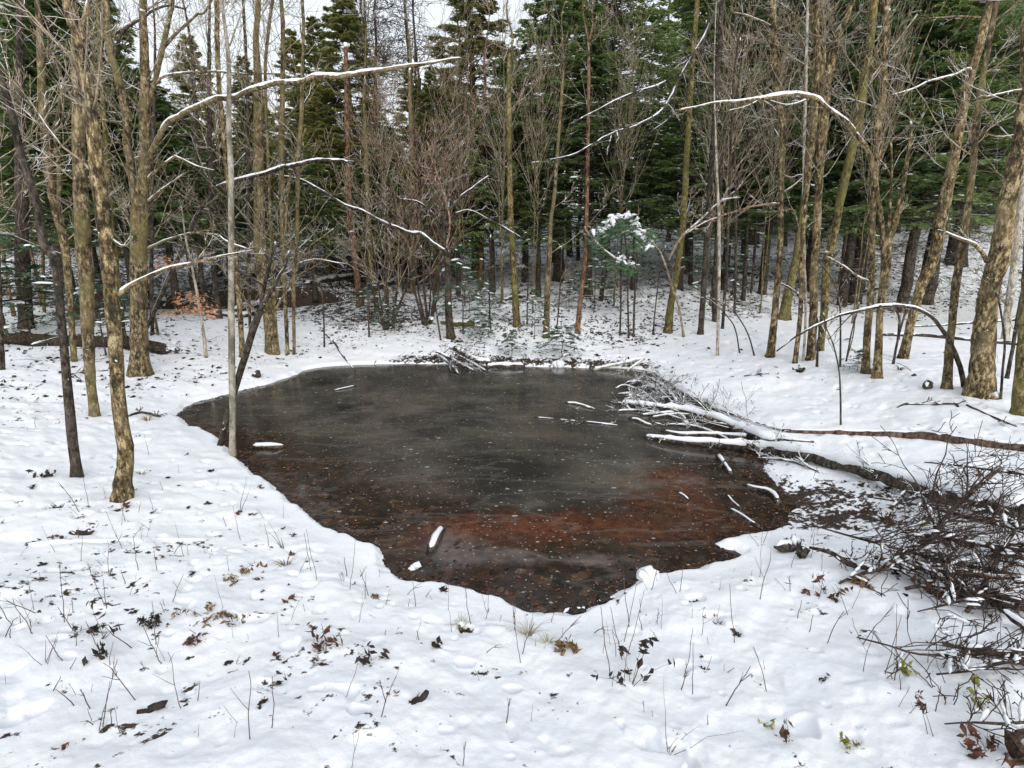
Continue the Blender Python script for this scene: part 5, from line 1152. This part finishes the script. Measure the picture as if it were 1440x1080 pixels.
# leaf litter and twig bits between the patches of snow: uncountable
mb = MB()
n = 26000; ang = rng.uniform(-.95, .95, n); rad_ = 8.5+19*rng.random(n)**1.1
X = rad_*np.sin(ang); Y = rad_*np.cos(ang); Z, Lt, S_ = height(X, Y, True)
keep = (S_ > .05) & (rng.random(n) < np.clip((Lt-.18)*1.6, .02, 1)); C = np.stack([X, Y, Z+.012], 1)[keep]
leaf_cards(mb, C, .038, .25, .55); lo = mb.build('leaf_litter', M['darkleaf'], smooth=False); lo['kind'] = 'stuff'; lo['label'] = 'dark leaf litter scattered over the snowy slope'
mb = MB(); n = 2200; ang = rng.uniform(-.95, .95, n); rad_ = 8.5+17*rng.random(n); X = rad_*np.sin(ang); Y = rad_*np.cos(ang); Z, Lt, S_ = height(X, Y, True); keep = (S_ > .05) & (rng.random(n) < np.clip((Lt-.15)*1.5, .02, 1))
S0 = np.stack([X, Y, Z], 1)[keep]; m = len(S0); az = rng.random(m)*6.28
p, r = grow(S0, nrm(np.stack([np.cos(az), np.sin(az), .1+.5*rng.random(m)], 1)), .15+.5*rng.random(m), np.full(m, .006), 4, -.1, .15); tubes(mb, p, r, 3)
lo = mb.build('twig_litter', M['twigdark']); lo['kind'] = 'stuff'; lo['label'] = 'fallen twigs scattered over the snowy slope'

# brown leaves frozen into the ice along the shore: uncountable
n = 30000; X = rng.uniform(POND[:, 0].min(), POND[:, 0].max(), n); Y = rng.uniform(POND[:, 1].min(), POND[:, 1].max(), n); S_ = -sdist(X, Y)
keep = (S_ > -.05) & (rng.random(n) < .55*np.exp(-np.clip(S_, 0, 9)/.16)+.025*ss(7.5, 4, Y)) & (Y < 8.4)
for mt, sel, nm in (('brownleaf', 0, 'frozen_leaf_litter'), ('darkleaf', 1, 'frozen_leaf_litter')):
    k_ = keep & (np.arange(n) % 2 == sel); C = np.stack([X, Y, np.full(n, ICE+.004)], 1)[k_]; m = len(C)
    d = rng.normal(0, 1, (m, 3)); d[:, 2] = rng.normal(0, .10, m); d = nrm(d); u = nrm(np.cross(d, np.array([0, 0, 1.0])+rng.normal(0, .15, (m, 3)))); s = .014+.016*rng.random(m)
    V = np.stack([C-d*s[:, None], C-u*(s*.55)[:, None], C+d*s[:, None], C+u*(s*.55)[:, None]], 1).reshape(-1, 3); V[:, 2] = np.maximum(V[:, 2], ICE+.002)
    mb = MB(); mb.add(V, (np.arange(m)*4)[:, None]+np.arange(4)[None]); lo = mb.build(nm, M[mt], smooth=False); lo['kind'] = 'stuff'; lo['label'] = ['brown leaves frozen into the ice along the pond edge', 'blackened leaves frozen into the ice along the pond edge'][sel]
# ------------------------------------------------------------------ light, world, camera
SUN_EL, SUN_AZ = R(26), R(165)
w = bpy.data.worlds.new('World'); sc.world = w; w.use_nodes = True
nt = w.node_tree; bg = nt.nodes['Background']
sky = nt.nodes.new('ShaderNodeTexSky'); sky.sky_type = 'NISHITA'; sky.sun_disc = False
sky.sun_elevation = SUN_EL; sky.sun_rotation = SUN_AZ; sky.dust_density = 4.0; sky.air_density = 1.0
hs = nt.nodes.new('ShaderNodeHueSaturation'); hs.inputs['Saturation'].default_value = 0.95
gm = nt.nodes.new('ShaderNodeGamma'); gm.inputs['Gamma'].default_value = 0.2   # cloud cover evens the sky out
nt.links.new(sky.outputs[0], gm.inputs['Color']); nt.links.new(gm.outputs[0], hs.inputs['Color']); nt.links.new(hs.outputs[0], bg.inputs['Color'])
hs.inputs['Value'].default_value = 4.85
bg.inputs['Strength'].default_value = 0.15
sl = bpy.data.lights.new('sun', 'SUN'); sl.energy = 1.5; sl.angle = R(40); sl.color = (1.0, 0.97, 0.93)
so = bpy.data.objects.new('sun', sl); COL.objects.link(so)
dv = np.array([math.sin(SUN_AZ)*math.cos(SUN_EL), math.cos(SUN_AZ)*math.cos(SUN_EL), math.sin(SUN_EL)])
from mathutils import Vector
so.rotation_euler = Vector(dv).to_track_quat('Z', 'Y').to_euler()
cam = bpy.data.cameras.new('camera'); cam.sensor_width = 36; cam.lens = 36*F/1440; cam.clip_end = 600; cam.clip_start = 0.05
co = bpy.data.objects.new('camera', cam); COL.objects.link(co); co.location = CAM; co.rotation_euler = (R(90)-PITCH, 0, 0)
sc.camera = co
sc.view_settings.view_transform = 'Standard'; sc.view_settings.look = 'None'; sc.view_settings.exposure = 0.23; sc.view_settings.gamma = 1
sc.cycles.max_bounces = 6; sc.cycles.diffuse_bounces = 4; sc.cycles.transmission_bounces = 3; sc.cycles.glossy_bounces = 2; sc.cycles.use_denoising = True
